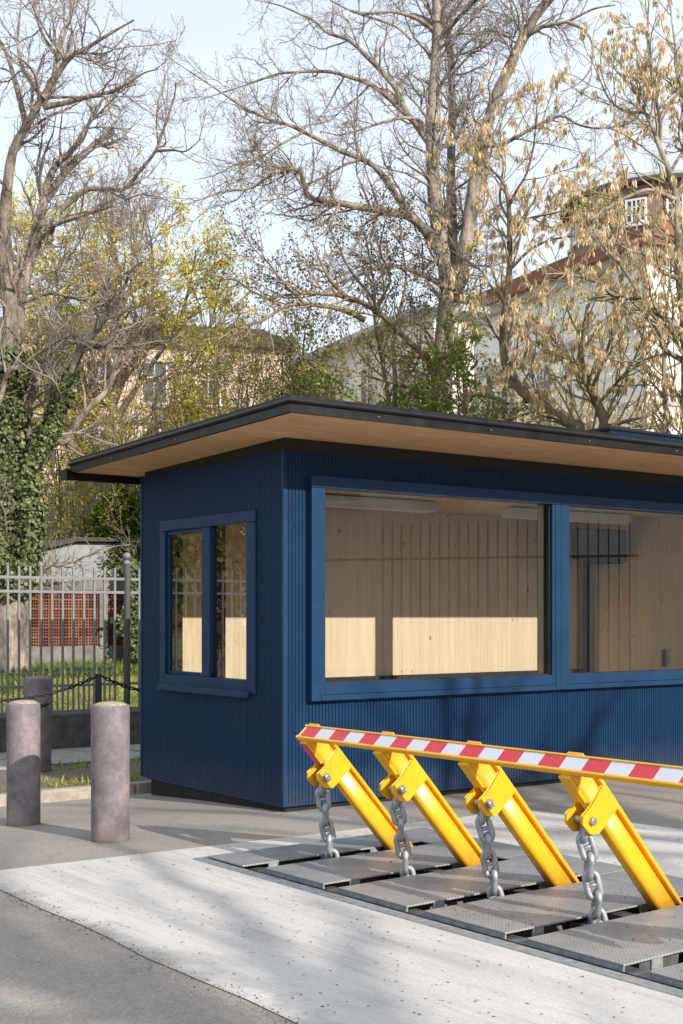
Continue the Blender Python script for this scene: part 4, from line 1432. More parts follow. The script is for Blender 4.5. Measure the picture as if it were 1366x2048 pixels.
# across the street, behind the photographer: what the panes mirror
st = house('street_house', 'pale cream street house across the road, mirrored in the booth panes', (33, -9, 0), R(90), 'white_wall',
           [('f', 1.6 + 3.0 * i, z, 1.3, 2.0) for z in (5.0,) for i in range(7)], 24, 9, 8.6)
st.rotation_euler = (0, 0, R(90))
st.location = (27, -9, 0)
st.scale = (1, -1, 1)
put('cornice', MB().box(-0.3, 24.3, -0.4, 9.2, 8.61, 8.95), 'stone_trim', st)
put('roof', MB().prism([(-0.3, 8.96), (9.2, 8.96), (5.5, 10.8), (2.6, 10.8)], 0, -0.3, 24.3), 'roof_tile', st)
gate = thing('street_railing', 'tall dark iron railing across the road, mirrored in the booth panes', 'fence', (15.5, -10, 0), R(90))
gb = MB().box(-0.013, 0.013, -0.013, 0.013, 0.1, 3.5).mesh('railing_bar', 'iron')
for k in range(110):
    if 40 < k < 52 or 66 < k < 84:
        continue
    link('railing_bar', gb, gate, (0.2 * k, 0, 0))
for x0, x1 in ((-0.1, 8.05), (10.3, 22)):
    for z_ in (0.25, 2.75):
        put('railing_rail', MB().box(x0, x1, -0.025, 0.025, z_, z_ + 0.05), 'iron', gate)
put('gate_pillar', MB().box(8.1, 8.7, -0.3, 0.3, 0, 3.6), 'brown_brick', gate)
put('gate_pillar', MB().box(9.65, 10.25, -0.3, 0.3, 0, 3.6), 'brown_brick', gate)


# ------------------------------------------------------------------ trees
def catmull(P, n):
    P = np.asarray(P, float)
    Q = np.vstack([2 * P[0] - P[1], P, 2 * P[-1] - P[-2]])
    seg = np.linalg.norm(np.diff(P[:, :3], axis=0), axis=1)
    cum = np.concatenate([[0], np.cumsum(seg)])
    s = np.linspace(0, cum[-1] * 0.99999, n)
    k = np.clip(np.searchsorted(cum, s, 'right') - 1, 0, len(P) - 2)
    t = ((s - cum[k]) / seg[k])[:, None]
    p0, p1, p2, p3 = Q[k], Q[k + 1], Q[k + 2], Q[k + 3]
    return 0.5 * (2 * p1 + (p2 - p0) * t + (2 * p0 - 5 * p1 + 4 * p2 - p3) * t ** 2 + (3 * p1 - p0 - 3 * p2 + p3) * t ** 3)


def tubes(P, rad, S):
    """P (N,K,3), rad (N,K) -> verts, quads"""
    N, K, _ = P.shape
    t = np.empty_like(P)
    t[:, 1:-1] = P[:, 2:] - P[:, :-2]
    t[:, 0] = P[:, 1] - P[:, 0]
    t[:, -1] = P[:, -1] - P[:, -2]
    t = unit(t)
    main = unit(P[:, -1] - P[:, 0])
    ref = np.where(np.abs(main[:, 2:3]) > 0.8, np.array([[1.0, 0, 0]]), np.array([[0, 0, 1.0]]))[:, None, :]
    s = np.cross(t, ref)
    s = unit(s)
    w = np.cross(s, t)
    an = 2 * np.pi * np.arange(S) / S
    V_ = P[:, :, None, :] + rad[:, :, None, None] * (s[:, :, None, :] * np.cos(an)[None, None, :, None] + w[:, :, None, :] * np.sin(an)[None, None, :, None])
    idx = np.arange(N * K * S).reshape(N, K, S)
    a = idx[:, :-1, :]
    b_ = np.roll(idx, -1, axis=2)[:, :-1, :]
    c = np.roll(idx, -1, axis=2)[:, 1:, :]
    d = idx[:, 1:, :]
    F = np.stack([a, b_, c, d], -1).reshape(-1, 4)
    return V_.reshape(-1, 3), F


def sample(P, rad, M_, tmin, rng, tpow=1.0):
    N, K, _ = P.shape
    L = np.linalg.norm(np.diff(P, axis=1), axis=2).sum(1)
    pr = L / L.sum()
    pi = rng.choice(N, M_, p=pr)
    t = tmin + (1 - tmin) * rng.random(M_) ** tpow
    x = t * (K - 1) * 0.9999
    k = x.astype(int)
    f = (x - k)[:, None]
    pos = P[pi, k] * (1 - f) + P[pi, k + 1] * f
    tan = unit(P[pi, k + 1] - P[pi, k])
    r = rad[pi, k] * (1 - f[:, 0]) + rad[pi, k + 1] * f[:, 0]
    return pi, t, pos, tan, r, L[pi]


def grow(pos, d, L, r0, r1, K, wig, up, rng, sag=0.0):
    N = len(pos)
    P = np.empty((N, K + 1, 3))
    P[:, 0] = pos
    d = unit(d)
    st = (L / K)[:, None]
    for k in range(K):
        P[:, k + 1] = P[:, k] + d * st
        d = d + rng.normal(size=(N, 3)) * wig
        d[:, 2] += up - sag * k / K
        d = unit(d)
    t = np.linspace(0, 1, K + 1)[None]
    return P, r0[:, None] * (1 - t) + r1[:, None] * t


def children(P, rad, M_, tmin, ang, Lm, rng, K, wig, up, rf=0.55, r_end=0.0035, rmin=0.004, Lrel=0.0, sag=0.0, tpow=1.0, rcap=0.05):
    pi, t, pos, tan, r, Lp = sample(P, rad, M_, tmin, rng, tpow)
    a = R(ang) * rng.uniform(0.55, 1.3, M_)
    perp = rng.normal(size=(M_, 3))
    perp -= tan * (perp * tan).sum(1, keepdims=True)
    perp = unit(perp)
    d = tan * np.cos(a)[:, None] + perp * np.sin(a)[:, None]
    L = Lm * rng.uniform(0.45, 1.25, M_) * (1 - 0.45 * t) + Lrel * Lp * rng.uniform(0.5, 1, M_)
    r0 = np.clip(r * rf, rmin, rcap)
    return grow(pos, d, L, r0, np.minimum(np.full(M_, r_end), r0 * 0.6), K, wig, up, rng, sag)


def tips_of(P):
    return P[:, -1], unit(P[:, -1] - P[:, -2])


def join(parts):
    vs, fs, n = [], [], 0
    for v_, f_ in parts:
        vs.append(v_)
        fs.append(f_ + n)
        n += len(v_)
    return np.vstack(vs), np.vstack(fs)


def limbs_from_px(limbs, d0):
    """limbs: list of (pixels, r_start, r_end, depth change along the limb, extra start depth)"""
    out = []
    for px, r0, r1, dz, s0 in limbs:
        n = len(px)
        pts = [at(x, y, d0 + s0 + dz * (i / max(1, n - 1)) ** 1.2) for i, (x, y) in enumerate(px)]
        out.append((np.array(pts), r0, r1))
    return out


def tree(name, label, base, limbs, bark, twig, levels, group=None, seed=1, trunk_n=1, cat='tree', jitter=0.0, anchor=None):
    """limbs: [(points, r0, r1)]; the first trunk_n are the trunk; levels: list of dicts for children()"""
    rng = np.random.default_rng(seed)
    base = np.asarray(base, float)
    t = thing(name, label, cat, base, 0, group)
    K = 26
    PL, RL = [], []
    for i, (pts, r0, r1) in enumerate(limbs):
        P = catmull(pts, K + 1)
        if jitter:
            j = rng.normal(size=P.shape) * jitter
            j[1:] = (j[1:] + j[:-1]) / 2
            j[0] = 0
            P = P + j
        s = np.linspace(0, 1, K + 1)
        rad = r0 + (r1 - r0) * s ** 0.85
        rad = rad * (1 + 0.05 * rng.normal(size=K + 1))
        v_, f_ = tubes(P[None] - base, rad[None], 12 if r0 > 0.08 else 8)
        if i == 0:
            tk = link('trunk', set_mesh('trunk', v_, f_, bark, True), t)
        else:
            link('limb' if i >= trunk_n else 'stem', set_mesh('limb', v_, f_, bark, True), t)
        PL.append(P)
        RL.append(rad)
    P, rad = np.array(PL), np.array(RL)
    allp, last = [], (P, rad)
    gens = []
    for lv in levels:
        lv = dict(lv)
        src = lv.pop('src', -1)
        Pp, Rp = (P, rad) if src == 0 else last if src == -1 else gens[src - 1]
        per = lv.pop('per')
        M_ = int(per * np.linalg.norm(np.diff(Pp, axis=1), axis=2).sum())
        S = lv.pop('S', 3)
        ids = lv.pop('skip', None)
        Pc, Rc = children(Pp, Rp, M_, rng=rng, **lv)
        allp.append(tubes(Pc - base, Rc, S))
        last = (Pc, Rc)
        gens.append(last)
    v_, f_ = join(allp)
    cr = link('crown', set_mesh('crown', v_, f_, twig, False), t)
    cr['kind'] = 'stuff'
    return t, gens, rng, base


def add_leaves(t, name, mat, c, d, s, L, w_, base):
    v_, f_ = leaf_quads(c - base, d, s, L, w_)
    o = link(name, set_mesh(name, v_, f_, mat), t)
    o['kind'] = 'stuff'
    return o


def cluster(P, per, spread, rng, frac=1.0, tmin=0.5):
    """positions scattered near the outer parts of branches"""
    N, K, _ = P.shape
    M_ = int(N * frac)
    pi = rng.choice(N, M_, replace=M_ > N)
    k = np.minimum((tmin + (1 - tmin) * rng.random(M_)) * (K - 1), K - 1.001).astype(int)
    c0 = P[pi, k + 1]
    c = np.repeat(c0, per, axis=0) + rng.normal(size=(M_ * per, 3)) * spread
    return c


def fork(limbs_px, d0):
    return limbs_from_px(limbs_px, d0)


# T1: big bare tree at the left edge, ivy on its trunk and on one limb ------------------------------
D1 = 22.8
lim1 = fork([
    ([(22, 1345), (20, 1200), (14, 1050), (10, 900), (12, 760), (18, 690), (24, 640), (14, 560), (8, 480)], 0.30, 0.13, 0, 0),
    ([(24, 720), (34, 650), (40, 590), (55, 540), (68, 480), (82, 420), (88, 400), (100, 350), (122, 322), (148, 296), (176, 250), (206, 198)], 0.15, 0.025, 0.8, 0),
    ([(8, 480), (12, 400), (24, 310), (42, 270), (60, 240), (85, 195), (115, 150), (140, 115), (175, 95), (215, 70), (268, 40)], 0.12, 0.014, -1.5, 0),
    ([(85, 197), (107, 170), (112, 120), (132, 60), (150, -10)], 0.06, 0.02, 0.6, -0.7),
    ([(88, 214), (130, 206), (175, 194), (225, 182), (260, 164), (288, 146), (316, 138)], 0.055, 0.010, -0.8, -0.6),
    ([(50, 240), (32, 170), (14, 110), (-12, 60)], 0.06, 0.02, 0.7, -0.2),
    ([(85, 196), (64, 166), (42, 126), (36, 70), (44, -10)], 0.045, 0.014, 0.5, -0.6),
    ([(112, 110), (86, 70), (72, 30), (66, -20)], 0.035, 0.012, 0.5, -0.4),
    ([(75, 480), (104, 462), (108, 452), (150, 436), (190, 424), (222, 414)], 0.05, 0.012, -1.0, 0.3),
    ([(120, 420), (172, 380), (215, 379), (250, 377), (280, 342), (312, 300), (330, 250), (348, 196), (352, 166)], 0.06, 0.010, -1.2, 0.4),
    ([(312, 302), (345, 300), (372, 302), (402, 278)], 0.03, 0.008, -0.3, -0.8),
    ([(92, 400), (130, 345), (166, 310), (196, 284), (226, 262)], 0.075, 0.05, 0.8, 0.4),
    # ivy limb
    ([(40, 965), (60, 930), (97, 865), (117, 811), (140, 755), (155, 715), (167, 690), (187, 668), (217, 628), (240, 595), (252, 565), (262, 540), (284, 525)], 0.13, 0.022, -1.6, -0.1),
    ([(176, 684), (206, 690), (240, 694), (262, 682), (282, 660)], 0.045, 0.012, -0.6, -0.9),
    # pale stems
    ([(34, 882), (46, 842), (58, 805), (72, 770), (84, 742), (100, 700), (128, 672)], 0.10, 0.03, 0.4, 0.3),
    ([(40, 895), (54, 840), (56, 812), (66, 790), (78, 740), (92, 706), (104, 690)], 0.075, 0.02, 0.8, 0.35),
    ([(36, 893), (80, 882), (130, 882), (146, 858), (160, 836), (182, 812), (212, 782), (226, 750), (234, 700)], 0.095, 0.035, 1.6, 0.3),
    ([(-6, 812), (6, 780), (15, 746), (44, 732), (66, 714), (88, 700), (111, 684), (140, 672)], 0.055, 0.016, -0.8, -0.6),
    ([(15, 746), (4, 730), (-16, 700)], 0.035, 0.02, 0.2, -0.7),
    ([(34, 640), (40, 610), (60, 600), (92, 588), (124, 590), (170, 600), (196, 580)], 0.05, 0.012, -0.8, 0.1),
    ([(60, 520), (80, 500), (105, 480), (104, 462), (120, 440), (150, 428), (200, 420)], 0.04, 0.01, 0.5, 0.2),
], D1)
t1, g1, r1_, base1 = tree('ivy_clad_tree', 'big bare tree at the left edge with ivy up its trunk', at(22, 1352, D1), lim1, 'bark_pale', 'twig_grey', [
    dict(per=3.3, tmin=0.18, ang=48, Lm=1.45, Lrel=0.12, K=9, wig=0.20, up=0.05, S=5, rf=0.55, r_end=0.007, rmin=0.008, rcap=0.035),
    dict(per=7.5, tmin=0.08, ang=50, Lm=0.70, K=6, wig=0.24, up=0.06, S=3, rf=0.6, r_end=0.0040, rmin=0.0055, rcap=0.012),
    dict(per=7.0, tmin=0.10, ang=48, Lm=0.31, K=3, wig=0.26, up=0.06, S=3, rf=0.7, r_end=0.0028, rmin=0.0038, rcap=0.006),
], seed=21)
c = cluster(g1[2][0], 2, 0.015, r1_, 0.7, 0.8)
n = len(c)
d = rand_dirs(n, r1_)
add_leaves(t1, 'buds', 'bud', c, d, unit(np.cross(d, rand_dirs(n, r1_))), r1_.uniform(0.02, 0.045, n), r1_.uniform(0.012, 0.022, n), base1)


def ivy_on(t, P, rad, n, smin, smax, spread, base, rng, size=(0.06, 0.12)):
    Pq = catmull(P, 60)
    s = rng.uniform(smin, smax, n)
    k = np.minimum((s * 59).astype(int), 58)
    f = (s * 59 - k)[:, None]
    c = Pq[k] * (1 - f) + Pq[k + 1] * f
    out_ = rand_dirs(n, rng)
    tan = unit(Pq[k + 1] - Pq[k])
    out_ = unit(out_ - tan * (out_ * tan).sum(1, keepdims=True))
    wave = 1 + 0.35 * np.sin(s * 37) + 0.25 * np.sin(s * 83 + out_[:, 0] * 3)
    rr_ = (np.interp(s, np.linspace(0, 1, len(rad)), rad) + np.abs(rng.normal(0, spread, n)) * wave)[:, None]
    c = c + out_ * rr_
    nrm = unit(out_ + rng.normal(size=(n, 3)) * 0.45 + np.array([[0, 0, 0.25]]))
    d = unit(np.cross(nrm, rand_dirs(n, rng)))
    d[:, 2] -= 0.5
    d = unit(d - nrm * (d * nrm).sum(1, keepdims=True))
    side = np.cross(nrm, d)
    L = rng.uniform(size[0], size[1], n)
    add_leaves(t, 'ivy', 'ivy', c, d, side, L, L * 0.95, base)


tk1 = lim1[0][0]
ivy_on(t1, tk1, np.linspace(0.30, 0.17, 9), 19000, 0.17, 0.74, 0.09, base1, r1_, (0.045, 0.095))
ivy_on(t1, lim1[12][0], np.linspace(0.14, 0.05, 9), 5200, 0.0, 0.47, 0.04, base1, r1_, (0.045, 0.085))
ivy_on(t1, np.array([at(40, 1180, D1 - 0.2), at(58, 1080, D1 - 0.2), at(62, 1000, D1 - 0.2), at(50, 960, D1 - 0.1)]), np.linspace(0.10, 0.14, 4), 5000, 0.0, 1.0, 0.09, base1, r1_, (0.045, 0.095))

# T2: maple in yellow flower behind it ---------------------------------------------------------------
D2 = 31.0
lim2 = fork([
    ([(205, 1250), (208, 1100), (214, 980), (222, 860), (232, 780), (242, 700), (246, 620), (236, 540), (226, 470), (220, 420)], 0.24, 0.04, 0, 0),
    ([(216, 960), (190, 860), (160, 780), (140, 700), (120, 620), (110, 540), (96, 460)], 0.12, 0.03, 1.2, 0),
    ([(224, 850), (270, 780), (310, 720), (350, 660), (372, 600), (384, 545), (392, 500)], 0.12, 0.02, -1.5, 0),
    ([(230, 790), (280, 700), (300, 620), (306, 540), (300, 470), (286, 420)], 0.10, 0.02, 1.0, 0),
    ([(214, 970), (280, 880), (330, 840), (370, 790), (400, 720), (424, 640), (440, 560)], 0.10, 0.02, -1.6, 0),
    ([(240, 700), (190, 620), (170, 540), (158, 460), (150, 400)], 0.08, 0.02, -1.2, 0),
    ([(212, 1000), (150, 900), (100, 830), (60, 770), (30, 700), (14, 640)], 0.10, 0.02, -1.0, 0),
    ([(300, 860), (350, 830), (400, 800), (440, 770), (470, 730)], 0.06, 0.015, 0.8, -0.4),
    ([(236, 640), (264, 560), (268, 490), (262, 430), (256, 390)], 0.07, 0.015, -0.6, 0),
    ([(160, 800), (110, 700), (70, 600), (40, 520), (24, 450)], 0.07, 0.02, 1.0, 0.4),
    ([(280, 760), (330, 760), (372, 740), (410, 690), (450, 640)], 0.06, 0.015, 0.5, -0.4),
], D2)
lim2 = [(p_, a_ * 0.72, b_ * 0.8) for p_, a_, b_ in lim2]
t2, g2, r2_, base2 = tree('flowering_maple', 'tall maple covered in yellow green blossom left of the booth roof', at(205, 1262, D2), lim2, 'bark_grey', 'twig_brown', [
    dict(per=5.6, tmin=0.18, ang=45, Lm=1.6, Lrel=0.10, K=8, wig=0.16, up=0.06, S=4, rf=0.5, r_end=0.006, rmin=0.009, rcap=0.035),
    dict(per=7.0, tmin=0.10, ang=45, Lm=0.72, K=5, wig=0.2, up=0.05, S=3, rf=0.6, r_end=0.005, rmin=0.0065, rcap=0.012),
    dict(per=3.2, tmin=0.10, ang=45, Lm=0.32, K=3, wig=0.18, up=0.05, S=3, rf=0.7, r_end=0.0036, rmin=0.0048, rcap=0.006),
], seed=5)
c = cluster(g2[1][0], 20, 0.075, r2_, 0.50, 0.4)
cl = np.sin(c[:, 0] * 1.7 + 1) + np.sin(c[:, 2] * 1.5) + np.sin(c[:, 1] * 1.3 + c[:, 0])
c = c[cl > -0.75]
n = len(c)
d = rand_dirs(n, r2_)
add_leaves(t2, 'blossom', 'yellow_bloom', c, d, unit(np.cross(d, rand_dirs(n, r2_))), r2_.uniform(0.05, 0.095, n), r2_.uniform(0.04, 0.07, n), base2)
c = cluster(g2[2][0], 3, 0.03, r2_, 0.5, 0.5)
n = len(c)
d = rand_dirs(n, r2_)
add_leaves(t2, 'buds', 'bud', c, d, unit(np.cross(d, rand_dirs(n, r2_))), r2_.uniform(0.03, 0.06, n), r2_.uniform(0.02, 0.035, n), base2)

# T3: the tall bare tree in the middle with the long arching limbs ------------------------------------
D3 = 27.0
lim3 = fork([
    ([(886, 1290), (884, 1100), (885, 900), (886, 760), (888, 660), (896, 580), (890, 520), (880, 480), (870, 400), (864, 300), (863, 241), (870, 145), (874, 72), (872, -10)], 0.30, 0.09, 0, 0),
    ([(904, 600), (906, 520), (904, 440), (902, 338), (904, 240), (903, 145), (896, 72), (881, 10), (876, -30)], 0.125, 0.055, 0.7, 0.1),
    ([(896, 640), (916, 560), (932, 485), (948, 380), (960, 310), (972, 260), (992, 195), (1013, 147), (1030, 110), (1047, 75), (1066, 40), (1100, -4), (1130, -30)], 0.185, 0.085, -0.8, -0.1),
    ([(878, 505), (862, 473), (823, 435), (789, 425), (726, 415), (678, 406), (620, 396), (608, 370), (600, 338), (577, 338), (548, 346), (499, 377), (451, 382), (410, 396), (379, 406)], 0.115, 0.010, -2.4, -0.1),
    ([(846, 455), (804, 408), (789, 386), (755, 338), (726, 319), (678, 300), (630, 275), (581, 251), (533, 237), (485, 213), (427, 174), (390, 150), (354, 126)], 0.085, 0.008, -1.8, -0.2),
    ([(864, 295), (823, 237), (804, 222), (775, 193), (741, 169), (702, 155), (654, 143), (581, 145), (548, 150), (495, 169), (437, 188), (400, 200)], 0.075, 0.008, 1.4, 0),
    ([(818, 234), (804, 205), (789, 174), (760, 140), (726, 106), (697, 80), (654, 65), (630, 43), (591, 24), (557, 10), (510, 0)], 0.070, 0.010, 0.9, 0.1),
    ([(869, 63), (837, 39), (789, 24), (740, 26), (700, 20), (660, 0)], 0.05, 0.014, -1.0, 0),
    ([(875, 84), (905, 48), (934, 19), (960, -8)], 0.065, 0.03, -0.8, 0),
    ([(850, 252), (832, 238), (794, 237), (746, 251), (712, 262), (678, 270), (640, 262)], 0.042, 0.010, -0.8, -0.1),
    ([(1034, 104), (1050, 78), (1064, 65), (1091, 51), (1132, 44), (1159, 31), (1190, 17), (1230, 10)], 0.060, 0.012, -1.0, -0.6),
    ([(1134, 44), (1150, 50), (1169, 61), (1183, 82), (1187, 113), (1176, 147), (1150, 172), (1120, 184)], 0.038, 0.007, -0.4, -1.3),
    ([(968, 290), (1000, 290), (1030, 276), (1077, 250), (1122, 232), (1156, 249), (1190, 256), (1241, 252), (1270, 240)], 0.050, 0.010, -1.2, -0.5),
    ([(1100, 400), (1150, 360), (1196, 318), (1216, 300), (1240, 280), (1290, 262)], 0.040, 0.010, 0.6, 0.4),
    ([(700, 20), (726, 30), (789, 52), (822, 80)], 0.03, 0.02, 0.3, -0.6),
    ([(862, 240), (852, 200), (846, 168), (826, 150), (800, 120)], 0.03, 0.008, -0.6, 0),
    ([(873, 60), (860, 20), (846, -20)], 0.03, 0.02, -0.4, 0),
    ([(893, 574), (850, 552), (812, 537), (772, 531), (730, 546), (692, 561), (650, 580)], 0.075, 0.014, -1.4, -0.2),
    ([(722, 318), (690, 330), (650, 352), (610, 372), (560, 396), (520, 402)], 0.03, 0.007, -0.6, -1.0),
    ([(678, 406), (668, 436), (650, 462), (632, 478)], 0.028, 0.010, -0.5, -1.0),
    ([(610, 262), (560, 290), (510, 320), (470, 330), (430, 350), (390, 360)], 0.03, 0.007, -0.9, -1.2),
    ([(740, 168), (720, 190), (690, 214), (660, 240), (620, 250)], 0.025, 0.007, 0.6, 0.5),
    ([(905, 150), (930, 120), (960, 92), (985, 60), (1010, 30)], 0.035, 0.010, 1.0, 0.5),
    ([(902, 330), (930, 290), (950, 250), (944, 210), (960, 170)], 0.03, 0.008, 1.0, 0.5),
    ([(1047, 75), (1030, 40), (1020, 0)], 0.035, 0.02, 0.8, -0.6),
], D3)
t3, g3, r3_, base3 = tree('tall_bare_tree', 'tall bare tree behind the booth with long arching limbs reaching left', at(886, 1290, D3), lim3, 'bark_grey', 'twig_grey', [
    dict(per=3.8, tmin=0.14, ang=52, Lm=1.35, Lrel=0.09, K=9, wig=0.22, up=0.045, S=5, rf=0.5, r_end=0.006, rmin=0.008, rcap=0.030),
    dict(per=7.5, tmin=0.08, ang=50, Lm=0.70, K=6, wig=0.26, up=0.055, S=3, rf=0.6, r_end=0.0042, rmin=0.0058, rcap=0.011),
    dict(per=6.8, tmin=0.10, ang=48, Lm=0.31, K=3, wig=0.28, up=0.06, S=3, rf=0.7, r_end=0.0030, rmin=0.0040, rcap=0.006),
], seed=33, trunk_n=3)
c = cluster(g3[2][0], 2, 0.012, r3_, 0.8, 0.8)
n = len(c)
d = rand_dirs(n, r3_)
add_leaves(t3, 'buds', 'bud', c, d, unit(np.cross(d, rand_dirs(n, r3_))), r3_.uniform(0.02, 0.042, n), r3_.uniform(0.012, 0.02, n), base3)


# T4: horse chestnuts with drooping young leaves ----------------------------------------------------
def droop(t, gens, rng, base, frac, per=7, size=(0.11, 0.22), mat='tan_leaf', tmin=0.7, which=1):
    P = np.concatenate([gens[0][0][:, -2:], gens[1][0][:, -2:], gens[1][0][:, 2:4]])
    N = len(P)
    M_ = int(N * frac)
    pi = rng.choice(N, M_, replace=M_ > N)
    c0 = P[pi, -1]
    c = np.repeat(c0, per, axis=0) + rng.normal(size=(M_ * per, 3)) * 0.022
    n = len(c)
    d = np.column_stack([rng.normal(0, 0.22, n), rng.normal(0, 0.22, n), -np.ones(n)])
    d = unit(d)
    s = unit(np.cross(d, rand_dirs(n, rng)))
    scl = np.repeat(rng.uniform(size[0], size[1], M_), per) * rng.uniform(0.75, 1.15, n)
    add_leaves(t, 'young_leaves', mat, c, d, s, scl, scl * 0.26, base)


D4 = 21.0
lim4 = fork([
    ([(1190, 1300), (1192, 1150), (1190, 1000), (1188, 900), (1178, 862), (1150, 850), (1119, 835), (1081, 815), (1048, 786), (1023, 760), (1010, 719), (1006, 670), (1013, 606), (1019, 541), (1019, 461), (1018, 413), (1010, 370)], 0.17, 0.032, 0, 0),
    ([(1186, 890), (1208, 850), (1193, 802), (1178, 775), (1168, 740), (1160, 700), (1168, 650), (1176, 600)], 0.10, 0.015, -1.0, -0.1),
    ([(1204, 858), (1240, 846), (1270, 838), (1306, 828), (1330, 800)], 0.045, 0.012, -0.6, -0.1),
    ([(1180, 784), (1204, 730), (1220, 680), (1232, 620), (1240, 560)], 0.035, 0.01, 0.5, -0.3),
    ([(1172, 770), (1140, 720), (1116, 690), (1090, 660), (1070, 640)], 0.032, 0.01, 0.5, -0.3),
    ([(1198, 806), (1230, 770), (1262, 730), (1280, 690), (1290, 650)], 0.032, 0.01, -0.5, -0.3),
    ([(1010, 372), (990, 346), (966, 330), (945, 310), (930, 280)], 0.022, 0.008, 0.5, 0),
    ([(1019, 410), (1036, 376), (1052, 350), (1066, 300), (1072, 240), (1076, 190)], 0.024, 0.008, -0.5, 0),
    ([(1018, 470), (1050, 440), (1090, 430), (1130, 420), (1160, 400)], 0.026, 0.008, -0.8, 0),
    ([(1014, 610), (980, 570), (960, 540), (930, 520), (900, 500)], 0.028, 0.008, 0.9, 0),
    ([(1019, 540), (1060, 500), (1100, 480), (1150, 470), (1190, 440)], 0.030, 0.008, 0.8, 0),
    ([(1012, 620), (1050, 580), (1100, 556), (1140, 560)], 0.028, 0.008, -0.8, 0),
    ([(1006, 690), (980, 650), (964, 600), (960, 560)], 0.024, 0.008, -0.6, 0),
    ([(1040, 778), (1060, 740), (1070, 700), (1076, 650)], 0.022, 0.008, 0.6, 0),
    ([(1018, 440), (1000, 400), (1006, 330), (1000, 260), (1016, 200)], 0.024, 0.008, 0.6, 0),
], D4)
t4, g4, r4_, base4 = tree('budding_chestnut', 'horse chestnut with drooping tan young leaves rising behind the roof housing', at(1190, 1310, D4), lim4, 'bark_brown', 'twig_olive', [
    dict(per=5.4, tmin=0.14, ang=42, Lm=1.05, Lrel=0.08, K=7, wig=0.11, up=0.10, S=4, rf=0.55, r_end=0.0065, rmin=0.008, rcap=0.022),
    dict(per=4.6, tmin=0.10, ang=42, Lm=0.48, K=4, wig=0.10, up=0.11, S=3, rf=0.6, r_end=0.0045, rmin=0.006, rcap=0.009),
], seed=8)
droop(t4, g4, r4_, base4, 1.7, 6, (0.05, 0.14))

D5 = 19.5
lim5 = fork([
    ([(1390, 1300), (1384, 1100), (1380, 900), (1372, 780), (1372, 690), (1352, 655), (1312, 622), (1274, 596), (1225, 590), (1190, 596), (1160, 606)], 0.20, 0.014, -0.6, 0),
    ([(1380, 760), (1374, 660), (1362, 560), (1358, 480), (1352, 400), (1334, 330), (1320, 297), (1308, 262), (1290, 225), (1272, 190), (1250, 140)], 0.13, 0.010, 0.8, 0),
    ([(1280, 600), (1264, 564), (1240, 530), (1214, 500), (1190, 470), (1160, 450)], 0.035, 0.009, 0.6, -0.4),
    ([(1225, 590), (1200, 567), (1170, 556), (1130, 548), (1090, 548)], 0.035, 0.009, -0.7, -0.5),
    ([(1384, 730), (1350, 712), (1326, 694), (1318, 660), (1296, 636), (1284, 600)], 0.055, 0.02, -0.6, 0),
    ([(1346, 1000), (1332, 880), (1330, 800), (1328, 720), (1330, 640), (1340, 560), (1346, 480)], 0.06, 0.012, 0.6, 0.3),
    ([(1352, 400), (1300, 380), (1250, 396), (1210, 420), (1180, 440)], 0.04, 0.010, -0.9, 0.2),
    ([(1320, 297), (1320, 240), (1308, 180), (1300, 110), (1296, 40), (1300, -20)], 0.035, 0.010, -0.5, 0.6),
    ([(1352, 400), (1376, 330), (1372, 250), (1360, 170), (1350, 90), (1340, 10)], 0.05, 0.012, 0.9, 0.5),
    ([(1340, 345), (1366, 300), (1390, 250)], 0.03, 0.01, 0.4, 0.6),
    ([(1290, 225), (1250, 222), (1220, 200), (1200, 160), (1180, 110)], 0.024, 0.007, 0.8, 0.7),
    ([(1356, 490), (1310, 470), (1270, 470), (1236, 450), (1216, 410)], 0.04, 0.009, 0.9, 0.2),
    ([(1362, 560), (1320, 540), (1290, 510), (1260, 500), (1220, 480)], 0.04, 0.009, -0.8, 0.1),
], D5)
t5, g5, r5_, base5 = tree('spreading_chestnut', 'chestnut at the right edge whose limbs cross in front of the round tower', at(1390, 1310, D5), lim5, 'bark_grey', 'twig_olive', [
    dict(per=5.4, tmin=0.14, ang=44, Lm=1.1, Lrel=0.07, K=7, wig=0.13, up=0.09, S=4, rf=0.55, r_end=0.0065, rmin=0.008, rcap=0.020),
    dict(per=4.8, tmin=0.10, ang=44, Lm=0.48, K=4, wig=0.11, up=0.10, S=3, rf=0.6, r_end=0.0045, rmin=0.006, rcap=0.009),
], seed=9)
droop(t5, g5, r5_, base5, 1.2, 6, (0.05, 0.13))
droop(t4, g4, r4_, base4, 0.15, 5, (0.06, 0.12), 'green_leaf')
droop(t5, g5, r5_, base5, 0.12, 5, (0.06, 0.12), 'green_leaf')

